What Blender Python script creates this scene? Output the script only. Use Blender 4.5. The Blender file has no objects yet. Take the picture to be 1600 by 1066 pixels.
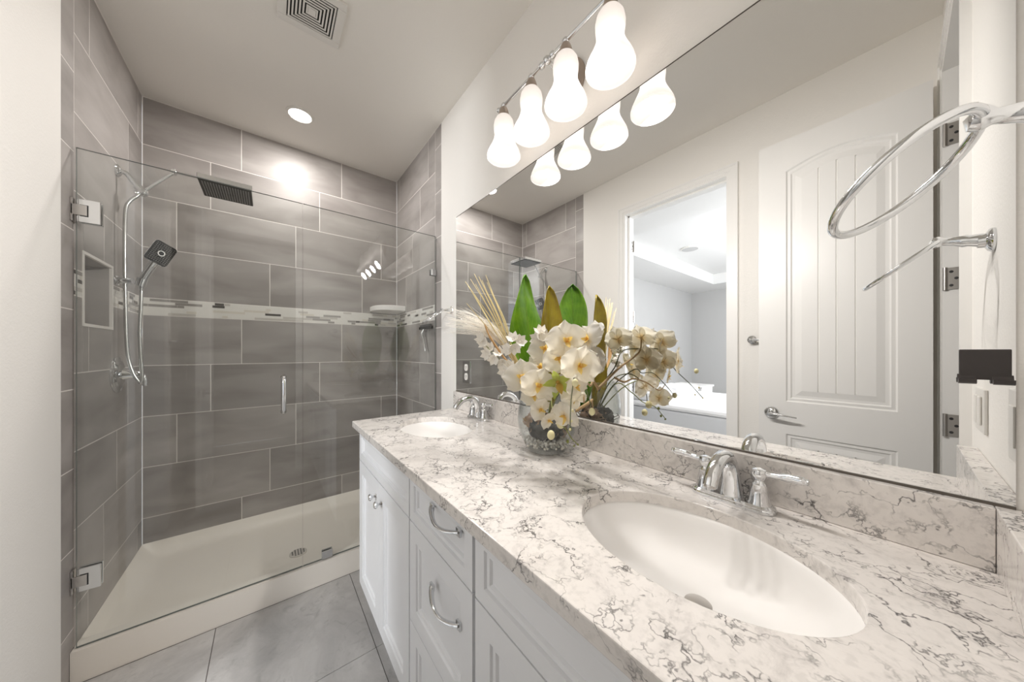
import bpy, bmesh, math, random
from mathutils import Vector, Matrix, Quaternion
random.seed(7)
PI = math.pi
C = bpy.context.scene.collection
sc = bpy.context.scene

# ------------------------------------------------------------------ camera
cam_d = bpy.data.cameras.new('camera'); cam = bpy.data.objects.new('camera', cam_d); C.objects.link(cam)
cam.location = (0, 0, 1.261); cam.rotation_euler = (PI/2, 0, -math.radians(38.42))
cam_d.sensor_width = 36; cam_d.lens = 478.4/1600*36; cam_d.shift_y = 16.1/1600; cam_d.clip_start = .01
sc.camera = cam
# ------------------------------------------------------------------ view, world, lights
sc.view_settings.view_transform = 'Standard'; sc.view_settings.look = 'None'
sc.view_settings.gamma = 1; sc.view_settings.use_curve_mapping = False
sc.view_settings.exposure = 1.05
sc.cycles.max_bounces = 14; sc.cycles.diffuse_bounces = 9; sc.cycles.glossy_bounces = 6
sc.cycles.transparent_max_bounces = 24; sc.cycles.sample_clamp_indirect = 6
sc.cycles.caustics_reflective = False
world = bpy.data.worlds.new('world'); sc.world = world; world.use_nodes = True
world.node_tree.nodes['Background'].inputs[0].default_value = (.75, .85, 1, 1)
world.node_tree.nodes['Background'].inputs[1].default_value = 1.0

def lamp(name, kind, loc, power, color=(1, 1, 1), size=.1, size_y=None, direction=None, spot=None):
    d = bpy.data.lights.new(name, kind); d.energy = power; d.color = color
    if kind == 'AREA':
        d.size = size
        if size_y: d.shape = 'RECTANGLE'; d.size_y = size_y
    else:
        d.shadow_soft_size = size
    if spot: d.spot_size = spot; d.spot_blend = 1
    o = bpy.data.objects.new(name, d); C.objects.link(o); o.location = loc
    if direction: o.rotation_euler = Vector(direction).to_track_quat('-Z', 'Y').to_euler()
    return o
DAY = (.96, .98, 1.0); WARM = (1.0, .96, .925)
lamp('bedroom_fill_light', 'POINT', (-3.1, -.35, 1.75), 125, DAY, .25)  # unseen point light added to brighten the bedroom; no fitting there
lamp('downlight_lamp', 'AREA', (.155, 2.37, 2.762), 5.2, (1, .96, .92), .11, direction=(0, 0, -1)).data.shape = 'DISK'

# ------------------------------------------------------------------ key dimensions
XL, XR, YB, H = -.5876, .8902, 2.7724, 2.7695
YT, YG, YF = 1.872, 1.955, -.124          # tile edge, glass plane, front wall
ZC, XC = .921, .3175                      # worktop height, worktop front
TP = .3016                                # tile pitch

# ------------------------------------------------------------------ materials
def mat(name, color, rough=.5, metal=0, spec=.5, **kw):
    m = bpy.data.materials.new(name); m.use_nodes = True
    b = m.node_tree.nodes['Principled BSDF']
    b.inputs['Base Color'].default_value = (*color, 1); b.inputs['Roughness'].default_value = rough
    b.inputs['Metallic'].default_value = metal; b.inputs['Specular IOR Level'].default_value = spec
    for k, v in kw.items(): b.inputs[k].default_value = v
    return m
class NT:
    def __init__(s, m): s.m = m; s.t = m.node_tree; s.b = s.t.nodes.get('Principled BSDF')
    def n(s, typ, **kw):
        x = s.t.nodes.new(typ)
        for k, v in kw.items():
            if k.startswith('i_'):
                key = k[2:]; key = int(key) if key.isdigit() else key.replace('_', ' ')
                x.inputs[key].default_value = v
            else: setattr(x, k, v)
        return x
    def l(s, a, b): s.t.links.new(a, b)
    def ramp(s, fac, stops):
        r = s.n('ShaderNodeValToRGB'); s.l(fac, r.inputs[0]); e = r.color_ramp.elements
        while len(e) < len(stops): e.new(.5)
        for x, (p, c) in zip(e, stops): x.position = p; x.color = c if len(c) == 4 else (*c, 1)
        return r.outputs[0]
    def mixc(s, fac, a, b, mode='MIX'):
        x = s.n('ShaderNodeMix', data_type='RGBA', blend_type=mode)
        for sock, v in ((x.inputs[0], fac), (x.inputs[6], a), (x.inputs[7], b)):
            if hasattr(v, 'links') or hasattr(v, 'is_linked'): s.l(v, sock)
            elif isinstance(v, (int, float)): sock.default_value = v
            else: sock.default_value = (*v, 1)
        return x.outputs[2]
    def math(s, op, a, b=None):
        x = s.n('ShaderNodeMath', operation=op)
        for i, v in enumerate((a, b)):
            if v is None: continue
            if isinstance(v, (int, float)): x.inputs[i].default_value = v
            else: s.l(v, x.inputs[i])
        return x.outputs[0]
    def coord(s, scale=(1, 1, 1)):
        c = s.n('ShaderNodeTexCoord'); mp = s.n('ShaderNodeMapping'); mp.inputs['Scale'].default_value = scale
        s.l(c.outputs['Object'], mp.inputs[0]); return mp.outputs[0]
    def noise(s, vec, scale, detail=4, rough=.55, dist=0):
        x = s.n('ShaderNodeTexNoise'); s.l(vec, x.inputs['Vector'])
        x.inputs['Scale'].default_value = scale; x.inputs['Detail'].default_value = detail
        x.inputs['Roughness'].default_value = rough; x.inputs['Distortion'].default_value = dist
        return x
    def bump(s, h, strength, dist=.002):
        x = s.n('ShaderNodeBump'); x.inputs['Strength'].default_value = strength; x.inputs['Distance'].default_value = dist
        s.l(h, x.inputs['Height']); s.l(x.outputs[0], s.b.inputs['Normal'])

def paint(name, col, bump=.25):
    m = mat(name, col, .75, spec=.25); t = NT(m); v = t.coord()
    t.bump(t.noise(v, 130, 3).outputs[0], bump, .004); return m
M_WALL = paint('warm_white_paint', (.87, .85, .815), .2)
M_CEIL = paint('ceiling_paint', (.85, .825, .78), .2)
M_BED_WALL = paint('bedroom_grey_paint', (.50, .495, .49))
M_BED_CEIL = paint('bedroom_white_paint', (.74, .735, .725))
M_TRIM = mat('white_trim_paint', (.86, .85, .83), .35)
M_DOOR = mat('white_door_paint', (.83, .82, .80), .35)
M_CAB = mat('white_cabinet_lacquer', (.82, .83, .85), .32)
M_CABIN = mat('cabinet_gap_shadow_grey', (.30, .30, .30), .6)  # shade of the cabinet gap and toe recess put into the grey
M_CHROME = mat('polished_chrome', (.76, .77, .78), .06, 1)
M_STEEL = mat('brushed_nickel', (.60, .58, .56), .28, 1)
M_NICKEL = mat('satin_nickel_brown', (.50, .42, .36), .35, 1)
M_MIRROR = mat('mirror_silver', (.90, .905, .90), .0, 1)
M_MIREDGE = mat('mirror_edge_dark', (.10, .085, .07), .3)
M_CERAMIC = mat('white_ceramic', (.84, .825, .805), .5, spec=.3)
M_PAN = mat('cream_acrylic', (.84, .79, .72), .42)
M_GROUT = mat('pale_grout', (.80, .765, .73), .8)
M_BLACK = mat('black_plastic', (.012, .011, .011), .5, spec=.15)
M_DKRUB = mat('dark_rubber', (.03, .03, .03), .5)
M_PLASTIC = mat('white_plastic', (.78, .76, .72), .35)
M_HOLD = mat('dark_brown_plastic', (.035, .028, .026), .45)

def tile_mat():
    m = mat('grey_concrete_look_tile', (.3, .28, .27), .32, spec=.5); t = NT(m)
    v = t.coord((1.2, 1.2, 3.6)); g = t.n('ShaderNodeNewGeometry')
    add = t.n('ShaderNodeVectorMath', operation='ADD'); sc_ = t.n('ShaderNodeVectorMath', operation='SCALE'); sc_.inputs['Scale'].default_value = 37
    cmb = t.n('ShaderNodeCombineXYZ')
    for i in range(3): t.l(g.outputs['Random Per Island'], cmb.inputs[i])
    t.l(cmb.outputs[0], sc_.inputs[0]); t.l(v, add.inputs[0]); t.l(sc_.outputs[0], add.inputs[1])
    n1 = t.noise(add.outputs[0], 1.7, 4, .5, .5); n2 = t.noise(add.outputs[0], 9, 5, .6, .3)
    c = t.ramp(n1.outputs[0], [(.32, (.270, .247, .233)), (.50, (.345, .320, .304)), (.68, (.415, .388, .372))])
    tone = t.n('ShaderNodeHueSaturation'); t.l(c, tone.inputs['Color'])
    t.l(t.math('ADD', t.math('MULTIPLY', g.outputs['Random Per Island'], .22), .90), tone.inputs['Value'])
    t.l(tone.outputs[0], t.b.inputs['Base Color'])
    t.l(t.ramp(n2.outputs[0], [(.3, (.38,)*3), (.8, (.48,)*3)]), t.b.inputs['Roughness'])
    return m
M_TILE = tile_mat()
def floor_mat():
    m = mat('grey_stone_floor_tile', (.35, .34, .33), .38); t = NT(m); v = t.coord()
    n1 = t.noise(v, 3.2, 8, .66, .8); n2 = t.noise(v, 15, 6, .65, 1.2)
    c = t.ramp(n1.outputs[0], [(.3, (.36, .350, .342)), (.5, (.46, .447, .437)), (.72, (.60, .585, .57))])
    c = t.mixc(t.ramp(n2.outputs[0], [(.56, (0, 0, 0)), (.70, (.45, .45, .45))]), c, (.27, .26, .255))
    t.l(c, t.b.inputs['Base Color']); return m
M_FLOOR = floor_mat()
M_FGROUT = mat('dark_floor_grout', (.12, .105, .095), .8)

def quartz():
    m = mat('white_quartz_with_dark_veins', (.75, .7, .66), .16); t = NT(m); v = t.coord()
    wob = t.noise(v, 7, 5, .6)                                   # warp the space the veins live in
    sub = t.n('ShaderNodeVectorMath', operation='SUBTRACT'); t.l(wob.outputs['Color'], sub.inputs[0]); sub.inputs[1].default_value = (.5, .5, .5)
    def warped(k, pre):
        s1 = t.n('ShaderNodeVectorMath', operation='SCALE'); t.l(pre, s1.inputs[0]); s1.inputs['Scale'].default_value = k
        a = t.n('ShaderNodeVectorMath', operation='ADD'); t.l(v, a.inputs[0]); t.l(s1.outputs[0], a.inputs[1]); return a.outputs[0]
    w2 = t.noise(v, 26, 4, .6); sub2 = t.n('ShaderNodeVectorMath', operation='SUBTRACT'); t.l(w2.outputs['Color'], sub2.inputs[0]); sub2.inputs[1].default_value = (.5, .5, .5)
    def veins(vec, scale, width, seed):
        mp = t.n('ShaderNodeMapping'); t.l(vec, mp.inputs[0]); mp.inputs['Location'].default_value = (seed, seed*.7, seed*.3); mp.inputs['Rotation'].default_value = (0, 0, .6)
        mp.inputs['Scale'].default_value = (1, .62, 1)
        vo = t.n('ShaderNodeTexVoronoi', feature='DISTANCE_TO_EDGE'); vo.inputs['Scale'].default_value = scale; t.l(mp.outputs[0], vo.inputs['Vector'])
        return t.ramp(vo.outputs[0], [(0, (1, 1, 1)), (width, (0, 0, 0))])
    a = warped(.22, sub.outputs[0])
    aa = t.n('ShaderNodeVectorMath', operation='SCALE'); t.l(sub2.outputs[0], aa.inputs[0]); aa.inputs['Scale'].default_value = .055
    ab = t.n('ShaderNodeVectorMath', operation='ADD'); t.l(a, ab.inputs[0]); t.l(aa.outputs[0], ab.inputs[1])
    v1 = veins(ab.outputs[0], 10.5, .026, 0); v2 = veins(ab.outputs[0], 22, .045, 3.1)
    k1 = t.ramp(t.noise(v, 9, 3, .6, .6).outputs[0], [(.43, (0, 0, 0)), (.55, (1, 1, 1))])
    k2 = t.ramp(t.noise(v, 14, 3, .6, .6).outputs[0], [(.48, (0, 0, 0)), (.60, (1, 1, 1))])
    cloud = t.ramp(t.noise(v, 15, 7, .70, .8).outputs[0], [(.34, (.60, .568, .545)), (.45, (.735, .70, .668)), (.70, (.79, .755, .72))])
    fine = t.ramp(t.noise(v, 75, 3, .6).outputs[0], [(.36, (.84,)*3), (.50, (1, 1, 1))])
    base = t.mixc(.6, cloud, fine, 'MULTIPLY')
    f1 = t.math('MULTIPLY', t.math('MULTIPLY', v1, k1), .95); f2 = t.math('MULTIPLY', t.math('MULTIPLY', v2, k2), .75)
    fac = t.math('MAXIMUM', f1, f2)
    t.l(t.mixc(fac, base, (.06, .056, .056)), t.b.inputs['Base Color']); return m
M_QUARTZ = quartz()

def glass_mat(name, tint, ior=1.5, edge=None):
    m = bpy.data.materials.new(name); m.use_nodes = True; t = NT(m); t.t.nodes.remove(t.b)
    out = t.t.nodes['Material Output']; g = t.n('ShaderNodeNewGeometry'); fr = t.n('ShaderNodeFresnel')
    t.l(t.math('SUBTRACT', ior, t.math('MULTIPLY', g.outputs['Backfacing'], ior-1/ior)), fr.inputs['IOR'])
    tr = t.n('ShaderNodeBsdfTransparent'); tr.inputs[0].default_value = (*tint, 1)
    if edge:                                                        # longer path through the wall at grazing angles
        lw = t.n('ShaderNodeLayerWeight'); lw.inputs[0].default_value = .35
        t.l(t.mixc(t.math('POWER', lw.outputs['Facing'], 2.2), tint, edge), tr.inputs[0])
    gl = t.n('ShaderNodeBsdfGlossy'); gl.inputs['Roughness'].default_value = 0; gl.inputs[0].default_value = (1, 1, 1, 1)
    mx = t.n('ShaderNodeMixShader'); t.l(fr.outputs[0], mx.inputs[0]); t.l(tr.outputs[0], mx.inputs[1]); t.l(gl.outputs[0], mx.inputs[2])
    t.l(mx.outputs[0], out.inputs[0]); return m
M_GLASS = glass_mat('clear_shower_glass', (.965, .975, .97)); M_VASE = glass_mat('clear_vase_glass', (.95, .965, .965), edge=(.50, .53, .53))
M_GEDGE = mat('glass_edge_grey_green', (.16, .18, .17), .2)
def shade_mat():
    m = bpy.data.materials.new('lit_frosted_glass'); m.use_nodes = True; t = NT(m); t.t.nodes.remove(t.b)
    out = t.t.nodes['Material Output']
    tl = t.n('ShaderNodeBsdfTranslucent'); tl.inputs[0].default_value = (.55, .52, .49, 1)
    df = t.n('ShaderNodeBsdfDiffuse'); df.inputs[0].default_value = (.6, .58, .56, 1)
    mx = t.n('ShaderNodeMixShader', i_0=.45); t.l(tl.outputs[0], mx.inputs[1]); t.l(df.outputs[0], mx.inputs[2])
    em = t.n('ShaderNodeEmission'); em.inputs[0].default_value = (1, .93, .88, 1); em.inputs[1].default_value = .20
    ad = t.n('ShaderNodeAddShader'); t.l(mx.outputs[0], ad.inputs[0]); t.l(em.outputs[0], ad.inputs[1])
    t.l(ad.outputs[0], out.inputs[0]); return m
M_SHADE = shade_mat()
def emit(name, col, s):
    m = bpy.data.materials.new(name); m.use_nodes = True; b = m.node_tree.nodes['Principled BSDF']
    b.inputs['Emission Color'].default_value = (*col, 1); b.inputs['Emission Strength'].default_value = s; return m
M_LENS = emit('lit_downlight_lens', (1, .95, .88), 2.2); M_BULB = emit('lit_bulb', (1, .93, .86), 1.6)

def petal_mat(name, base, centre, rad):
    m = mat(name, base, .5); t = NT(m)
    c = t.n('ShaderNodeTexCoord'); ln = t.n('ShaderNodeVectorMath', operation='LENGTH'); t.l(c.outputs['Object'], ln.inputs[0])
    col = t.ramp(t.math('DIVIDE', ln.outputs['Value'], rad), [(.05, centre), (.45, base)]); t.l(col, t.b.inputs['Base Color'])
    tr = t.n('ShaderNodeBsdfTranslucent'); t.l(t.mixc(1.0, col, (1, .96, .84), 'MULTIPLY'), tr.inputs[0]); mx = t.n('ShaderNodeMixShader', i_0=.58)   # thin petals let light through
    t.l(t.b.outputs[0], mx.inputs[1]); t.l(tr.outputs[0], mx.inputs[2]); t.l(mx.outputs[0], t.t.nodes['Material Output'].inputs[0]); return m
M_PETAL = petal_mat('white_orchid_petal', (.90, .885, .85), (.88, .80, .62), .05)
M_LIP = petal_mat('yellow_orchid_lip', (.86, .66, .22), (.78, .34, .03), .02)
M_CYMB = petal_mat('lime_green_petal', (.52, .62, .16), (.60, .60, .20), .04)
M_CYLIP = petal_mat('rust_red_lip', (.62, .42, .10), (.30, .06, .02), .016)
M_SMALL = mat('small_white_petal', (.87, .84, .78), .5)
M_STEM = mat('dark_green_stem', (.075, .085, .03), .5); M_GSTEM = mat('olive_green_stem', (.22, .24, .06), .5)
M_BUD = mat('cream_green_bud', (.74, .68, .40), .5)
M_WOOD = mat('pale_driftwood', (.52, .36, .19), .7); M_BARK = mat('dried_tan_husk', (.50, .30, .13), .75)
M_STRAW = mat('straw_yellow', (.74, .62, .33), .6); M_FEATHER = mat('bleached_feather_grass', (.86, .82, .74), .6)
def leaf_mat(name, a, b, vein, seed=0):
    m = mat(name, a, .35); t = NT(m); v = t.coord()
    n = t.noise(v, 14, 4, .6); c = t.ramp(n.outputs[0], [(.3, a), (.7, b)])
    uv = t.n('ShaderNodeUVMap'); sep = t.n('ShaderNodeSeparateXYZ'); t.l(uv.outputs[0], sep.inputs[0])
    d = t.math('ABSOLUTE', t.math('SUBTRACT', sep.outputs[0], .5))
    ph = t.math('SUBTRACT', t.math('MULTIPLY', sep.outputs[1], 70), t.math('MULTIPLY', d, 55))
    w = t.math('SINE', ph); w = t.ramp(w, [(.90, (0, 0, 0)), (1, (.5, .5, .5))])
    t.l(t.mixc(w, c, vein), t.b.inputs['Base Color'])
    tr = t.n('ShaderNodeBsdfTranslucent'); t.l(c, tr.inputs[0]); mx = t.n('ShaderNodeMixShader', i_0=.25)
    t.l(t.b.outputs[0], mx.inputs[1]); t.l(tr.outputs[0], mx.inputs[2]); t.l(mx.outputs[0], t.t.nodes['Material Output'].inputs[0]); return m
M_LEAF = leaf_mat('bright_green_leaf', (.075, .23, .010), (.21, .42, .018), (.30, .50, .06))
M_LEAFO = leaf_mat('olive_brown_leaf', (.27, .18, .018), (.46, .37, .025), (.50, .42, .06))
M_SOIL = mat('dark_soil', (.03, .028, .022), .8); M_MOSS = mat('brown_moss', (.30, .20, .13), .9)
M_PEB = mat('white_pebble', (.72, .68, .62), .4)
MOS = [mat('mosaic_white_glass', (.76, .74, .70), .15), mat('mosaic_pale_grey', (.56, .53, .49), .2), mat('mosaic_grey', (.32, .30, .28), .25),
       mat('mosaic_charcoal', (.10, .092, .085), .2), mat('mosaic_cream', (.68, .64, .57), .2)]
M_CARPET = mat('grey_carpet', (.34, .33, .32), .95); M_LINEN = mat('white_linen', (.82, .82, .83), .8); M_SHEET = mat('grey_bed_skirt', (.60, .61, .63), .8)

# ------------------------------------------------------------------ mesh helpers
class MB:
    def __init__(s): s.v = []; s.f = []; s.m = []
    def add(s, vs, fs, mi=0):
        o = len(s.v); s.v += [tuple(v) for v in vs]; s.f += [tuple(i+o for i in f) for f in fs]; s.m += [mi]*len(fs); return s
    def box(s, x0, x1, y0, y1, z0, z1, mi=0):
        return s.add([(x0, y0, z0), (x1, y0, z0), (x1, y1, z0), (x0, y1, z0), (x0, y0, z1), (x1, y0, z1), (x1, y1, z1), (x0, y1, z1)],
                     [(0, 3, 2, 1), (4, 5, 6, 7), (0, 1, 5, 4), (1, 2, 6, 5), (2, 3, 7, 6), (3, 0, 4, 7)], mi)
    def tube(s, pts, r, seg=10, mi=0, closed=False, flat=None):
        pts = [Vector(p) for p in pts]; n = len(pts); rs = list(r) if isinstance(r, (list, tuple)) else [r]*n
        if len(rs) != n:                                            # stretch a radius list over the path
            q = [i*(len(rs)-1)/(n-1) for i in range(n)]; rs = [rs[int(x)]+(rs[min(int(x)+1, len(rs)-1)]-rs[int(x)])*(x-int(x)) for x in q]
        vs = []; fs = []; prev = None
        for i, p in enumerate(pts):
            if closed: t = (pts[(i+1) % n]-pts[i-1])
            else: t = pts[min(i+1, n-1)]-pts[max(i-1, 0)]
            t = t.normalized() if t.length > 1e-9 else Vector((0, 0, 1))
            if prev is None:
                a = Vector((0, 0, 1)) if abs(t.z) < .9 else Vector((1, 0, 0)); u = t.cross(a).normalized()
            else: u = (prev-t*prev.dot(t)).normalized()
            prev = u; w = t.cross(u)
            for k in range(seg):
                a = 2*PI*k/seg; vs.append(p+(u*math.cos(a)+w*math.sin(a)*(flat or 1))*rs[i])
        for i in range(n if closed else n-1):
            for k in range(seg):
                j = (i+1) % n; fs.append((i*seg+k, i*seg+(k+1) % seg, j*seg+(k+1) % seg, j*seg+k))
        if not closed: fs += [tuple(range(seg))[::-1], tuple((n-1)*seg+k for k in range(seg))]
        return s.add(vs, fs, mi)
    def lathe(s, prof, o=(0, 0, 0), axis=(0, 0, 1), seg=32, mi=0, sx=1, sy=1, cap=True):
        q = Vector((0, 0, 1)).rotation_difference(Vector(axis)); o = Vector(o); vs = []; fs = []; n = len(prof)
        for r, z in prof:
            for k in range(seg):
                a = 2*PI*k/seg; vs.append(o+q @ Vector((r*math.cos(a)*sx, r*math.sin(a)*sy, z)))
        for i in range(n-1):
            for k in range(seg): fs.append((i*seg+k, i*seg+(k+1) % seg, (i+1)*seg+(k+1) % seg, (i+1)*seg+k))
        if cap:
            if prof[0][0] > 1e-6: fs.append(tuple(range(seg))[::-1])
            if prof[-1][0] > 1e-6: fs.append(tuple((n-1)*seg+k for k in range(seg)))
        return s.add(vs, fs, mi)
    def ball(s, c, r, seg=12, mi=0, sz=1, axis=(0, 0, 1)):
        return s.lathe([(max(1e-5, r*math.sin(PI*i/seg)), -r*sz*math.cos(PI*i/seg)) for i in range(seg+1)], c, axis, seg+4, mi, cap=False)
    def grid(s, nu, nv, fn, mi=0):
        vs = [fn(i/nu, j/nv) for i in range(nu+1) for j in range(nv+1)]; w = nv+1
        return s.add(vs, [(i*w+j, (i+1)*w+j, (i+1)*w+j+1, i*w+j+1) for i in range(nu) for j in range(nv)], mi)
    def xf(s, M):
        s.v = [tuple(M @ Vector(v)) for v in s.v]; return s
    def build(s, name, mats, parent=None, smooth=None, bevel=0, solid=0, sub=0, offset=-1):
        me = bpy.data.meshes.new(name); me.from_pydata(s.v, [], s.f)
        for m in (mats if isinstance(mats, (list, tuple)) else [mats]): me.materials.append(m)
        me.polygons.foreach_set('material_index', s.m)
        if smooth is not None:
            bm = bmesh.new(); bm.from_mesh(me); bmesh.ops.remove_doubles(bm, verts=bm.verts, dist=1e-6); bmesh.ops.recalc_face_normals(bm, faces=bm.faces)
            for e in bm.edges:
                e.smooth = not (len(e.link_faces) == 2 and e.calc_face_angle(0) > math.radians(smooth))
            for f in bm.faces: f.smooth = True
            bm.to_mesh(me); bm.free()
        o = bpy.data.objects.new(name, me); C.objects.link(o)
        if parent: put(o, parent)
        if solid:
            k = o.modifiers.new('solidify', 'SOLIDIFY'); k.thickness = solid; k.offset = offset
        if bevel:
            k = o.modifiers.new('bevel', 'BEVEL'); k.width = bevel; k.segments = 2; k.limit_method = 'ANGLE'; k.angle_limit = math.radians(40)
        if sub:
            k = o.modifiers.new('subdivision', 'SUBSURF'); k.levels = sub; k.render_levels = sub
        return o
def origin(o):                                                     # chain of parent locations (no rotations used on parents)
    v = Vector((0, 0, 0))
    while o:
        v += o.location
        if o.parent: v += o.matrix_parent_inverse.translation
        o = o.parent
    return v
def put(o, parent):
    o.parent = parent; o.matrix_parent_inverse = Matrix.Translation(-origin(parent))
def tag(o, label, cat, group=None, kind=None):
    o['label'] = label; o['category'] = cat
    if group: o['group'] = group
    if kind: o['kind'] = kind
    return o
def thing(name, label, cat, loc=(0, 0, 0), group=None):
    o = bpy.data.objects.new(name, None); o.empty_display_size = .02; C.objects.link(o); o.location = loc
    return tag(o, label, cat, group)
def struct(o, label=None):
    o['kind'] = 'structure'
    if label: o['label'] = label
    return o
def arc(c, r, a0, a1, n, plane='xz'):
    out = []
    for i in range(n+1):
        a = a0+(a1-a0)*i/n; u, w = r*math.cos(a), r*math.sin(a)
        out.append({'xz': (c[0]+u, c[1], c[2]+w), 'yz': (c[0], c[1]+u, c[2]+w), 'xy': (c[0]+u, c[1]+w, c[2])}[plane])
    return out
def spline(pts, n=6):
    P = [Vector(p) for p in pts]; P = [P[0]*2-P[1]]+P+[P[-1]*2-P[-2]]; out = []
    for i in range(1, len(P)-2):
        for k in range(n):
            t = k/n; a, b, c, d = P[i-1:i+3]
            out.append(.5*((2*b)+(c-a)*t+(2*a-5*b+4*c-d)*t*t+(3*b-a-3*c+d)*t**3))
    return out+[P[-2]]

# ------------------------------------------------------------------ the setting
# floor: stone tiles on a dark grout bed
f = MB(); f.box(-.72, 1.0, -1.7, YB+.1, -.06, -.003, 1)
xs = [-1.284, -.737, -.19, .357, .904, 1.451]; ys = [-1.86+.648*k for k in range(8)]; ys = [1.38-.547*k for k in range(6, -1, -1)]+[1.93]
for a, b in zip(xs, xs[1:]):
    for c, d in zip(ys, ys[1:]):
        x0, x1, y0, y1 = max(a+.0014, -.70), min(b-.0014, .98), max(c+.0014, -1.68), d-.0014
        if x1 > x0 and y1 > y0: f.box(x0, x1, y0, y1, -.004, 0)
struct(f.build('floor', [M_FLOOR, M_FGROUT]))
struct(MB().box(-.72, 1.0, YF-1.6, YB+.1, H, H+.06).build('ceiling', M_CEIL))

ROWS = [.1145, .2707, .5717, .873, 1.176, 1.4776, None, 1.579, 1.8808, 2.184, 2.4874, H]   # tile courses, the mosaic band is skipped
G = .0021
def course_joint(k, first, shift):                                 # k counts courses from the top
    return first+shift*k
def tile_wall(name, axis, plane, inward, u0, u1, first, shift, strips=(), hole=None):
    """tiles standing 2 mm proud of a grout slab; u runs along the wall"""
    mb = MB()
    def slab(ua, ub, za, zb, d0, d1, mi):
        p0, p1 = sorted((plane+inward*d0, plane+inward*d1))
        if axis == 'x': mb.box(p0, p1, ua, ub, za, zb, mi)
        else: mb.box(ua, ub, p0, p1, za, zb, mi)
    def tile(ua, ub, za, zb):
        if ub-ua < .004 or zb-za < .004: return
        if hole and not (ub <= hole[0] or ua >= hole[1] or zb <= hole[2] or za >= hole[3]):
            h0, h1, h2, h3 = hole
            if ua < h0: tile(ua, h0-.001, za, zb)
            if ub > h1: tile(h1+.001, ub, za, zb)
            a, b = max(ua, h0), min(ub, h1)
            if za < h2: tile(a, b, za, h2-.001)
            if zb > h3: tile(a, b, h3+.001, zb)
            return
        slab(ua, ub, za, zb, -.006, 0, 0)
    zr = [(ROWS[i], ROWS[i+1]) for i in range(len(ROWS)-1) if ROWS[i] is not None and ROWS[i+1] is not None]
    zr = zr[::-1]
    L = .6025
    for k, (za, zb) in enumerate(zr):
        j = first+shift*k
        while j > u0: j -= L
        while j < u1:
            tile(max(j+G, u0+(.0035 if axis == 'y' else G)), min(j+L-G, u1-.0035), za+G, zb-G-(.002 if zb == H else 0)); j += L
    for (s0, s1) in strips:                                         # narrow edge tiles, offset half a course
        zz = [0, .202, .505, .811, 1.115, 1.42, 1.725, 2.028, 2.332, 2.634, H]
        for za, zb in zip(zz, zz[1:]): slab(s0+G, s1, za+G, zb-G, -.006, 0, 0)
    ua = min([u0]+[s[0] for s in strips]); ub = u1
    if hole:
        h0, h1, h2, h3 = hole[0]-.0092, hole[1]+.0092, hole[2]-.0092, hole[3]+.0092
        slab(ua, h0, 0, H, -.1, -.0003, 1); slab(h1, ub, 0, H, -.1, -.0003, 1)
        slab(h0, h1, 0, h2, -.1, -.0003, 1); slab(h0, h1, h3, H, -.1, -.0003, 1)
    else: slab(ua, ub, 0, H, -.1, -.0003, 1)
    return struct(mb.build(name, [M_TILE, M_GROUT]), None)
NICHE = (2.045, 2.325, 1.375, 1.655)
tile_wall('wall_back', 'y', YB, -1, XL, XR, -.147, -.1505)
tile_wall('wall_left_tiled', 'x', XL, 1, 1.967, YB, 2.699, -.152, [(YT, 1.966)], NICHE)
tile_wall('wall_right_tiled', 'x', XR, -1, 1.967, YB, 2.687, .152, [(YT, 1.966)])
# niche box behind the left tiles
n = MB(); h0, h1, h2, h3 = NICHE; e = .009
n.box(XL-.099, XL-.09, h0-e, h1+e, h2-e, h3+e); n.box(XL-.09, XL-.007, h0-e, h0, h2-e, h3+e); n.box(XL-.09, XL-.007, h1, h1+e, h2-e, h3+e)
n.box(XL-.09, XL-.007, h0, h1, h2-e, h2); n.box(XL-.09, XL-.007, h0, h1, h3, h3+e)
for a, b, c, d in ((h0-.012, h1+.012, h2-.012, h2), (h0-.012, h1+.012, h3, h3+.012), (h0-.012, h0, h2, h3), (h1, h1+.012, h2, h3)):
    n.box(XL-.007, XL+.003, a, b, c, d, 1)
struct(n.build('trim_niche', [M_TILE, M_GROUT]), 'recessed tiled shower niche cut through the mosaic band')
def mosaic(name, axis, plane, inward, spans, seed):
    rnd = random.Random(seed); mb = MB(); z0, z1 = 1.4776+.002, 1.579-.002; nrow = 6; hh = (z1-z0)/nrow
    for (ua, ub) in spans:
        for r in range(nrow):
            u = ua-rnd.random()*.08
            while u < ub:
                w = rnd.choice([.03, .045, .06, .09, .12, .16]); a, b = max(u+.0006, ua), min(u+w-.0006, ub); u += w
                if b-a < .004: continue
                mi = rnd.choices([0, 1, 2, 3, 4], [46, 12, 14, 15, 13])[0]
                if mi == 3 and w > .09: mi = 0
                d0, d1 = sorted((plane-inward*.004, plane+inward*.0005))
                za, zb = z0+r*hh+.0006, z0+(r+1)*hh-.0006
                if axis == 'x': mb.box(d0, d1, a, b, za, zb, mi)
                else: mb.box(a, b, d0, d1, za, zb, mi)
    return struct(mb.build(name, MOS), 'strip mosaic of white, taupe and charcoal pieces between the grey tiles')
mosaic('trim_1', 'y', YB, -1, [(XL+.002, XR-.002)], 3)
mosaic('trim_2', 'x', XL, 1, [(1.968, NICHE[0]-.013), (NICHE[1]+.013, YB-.002)], 4)
mosaic('trim_3', 'x', XR, -1, [(1.968, YB-.002)], 5)

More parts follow.
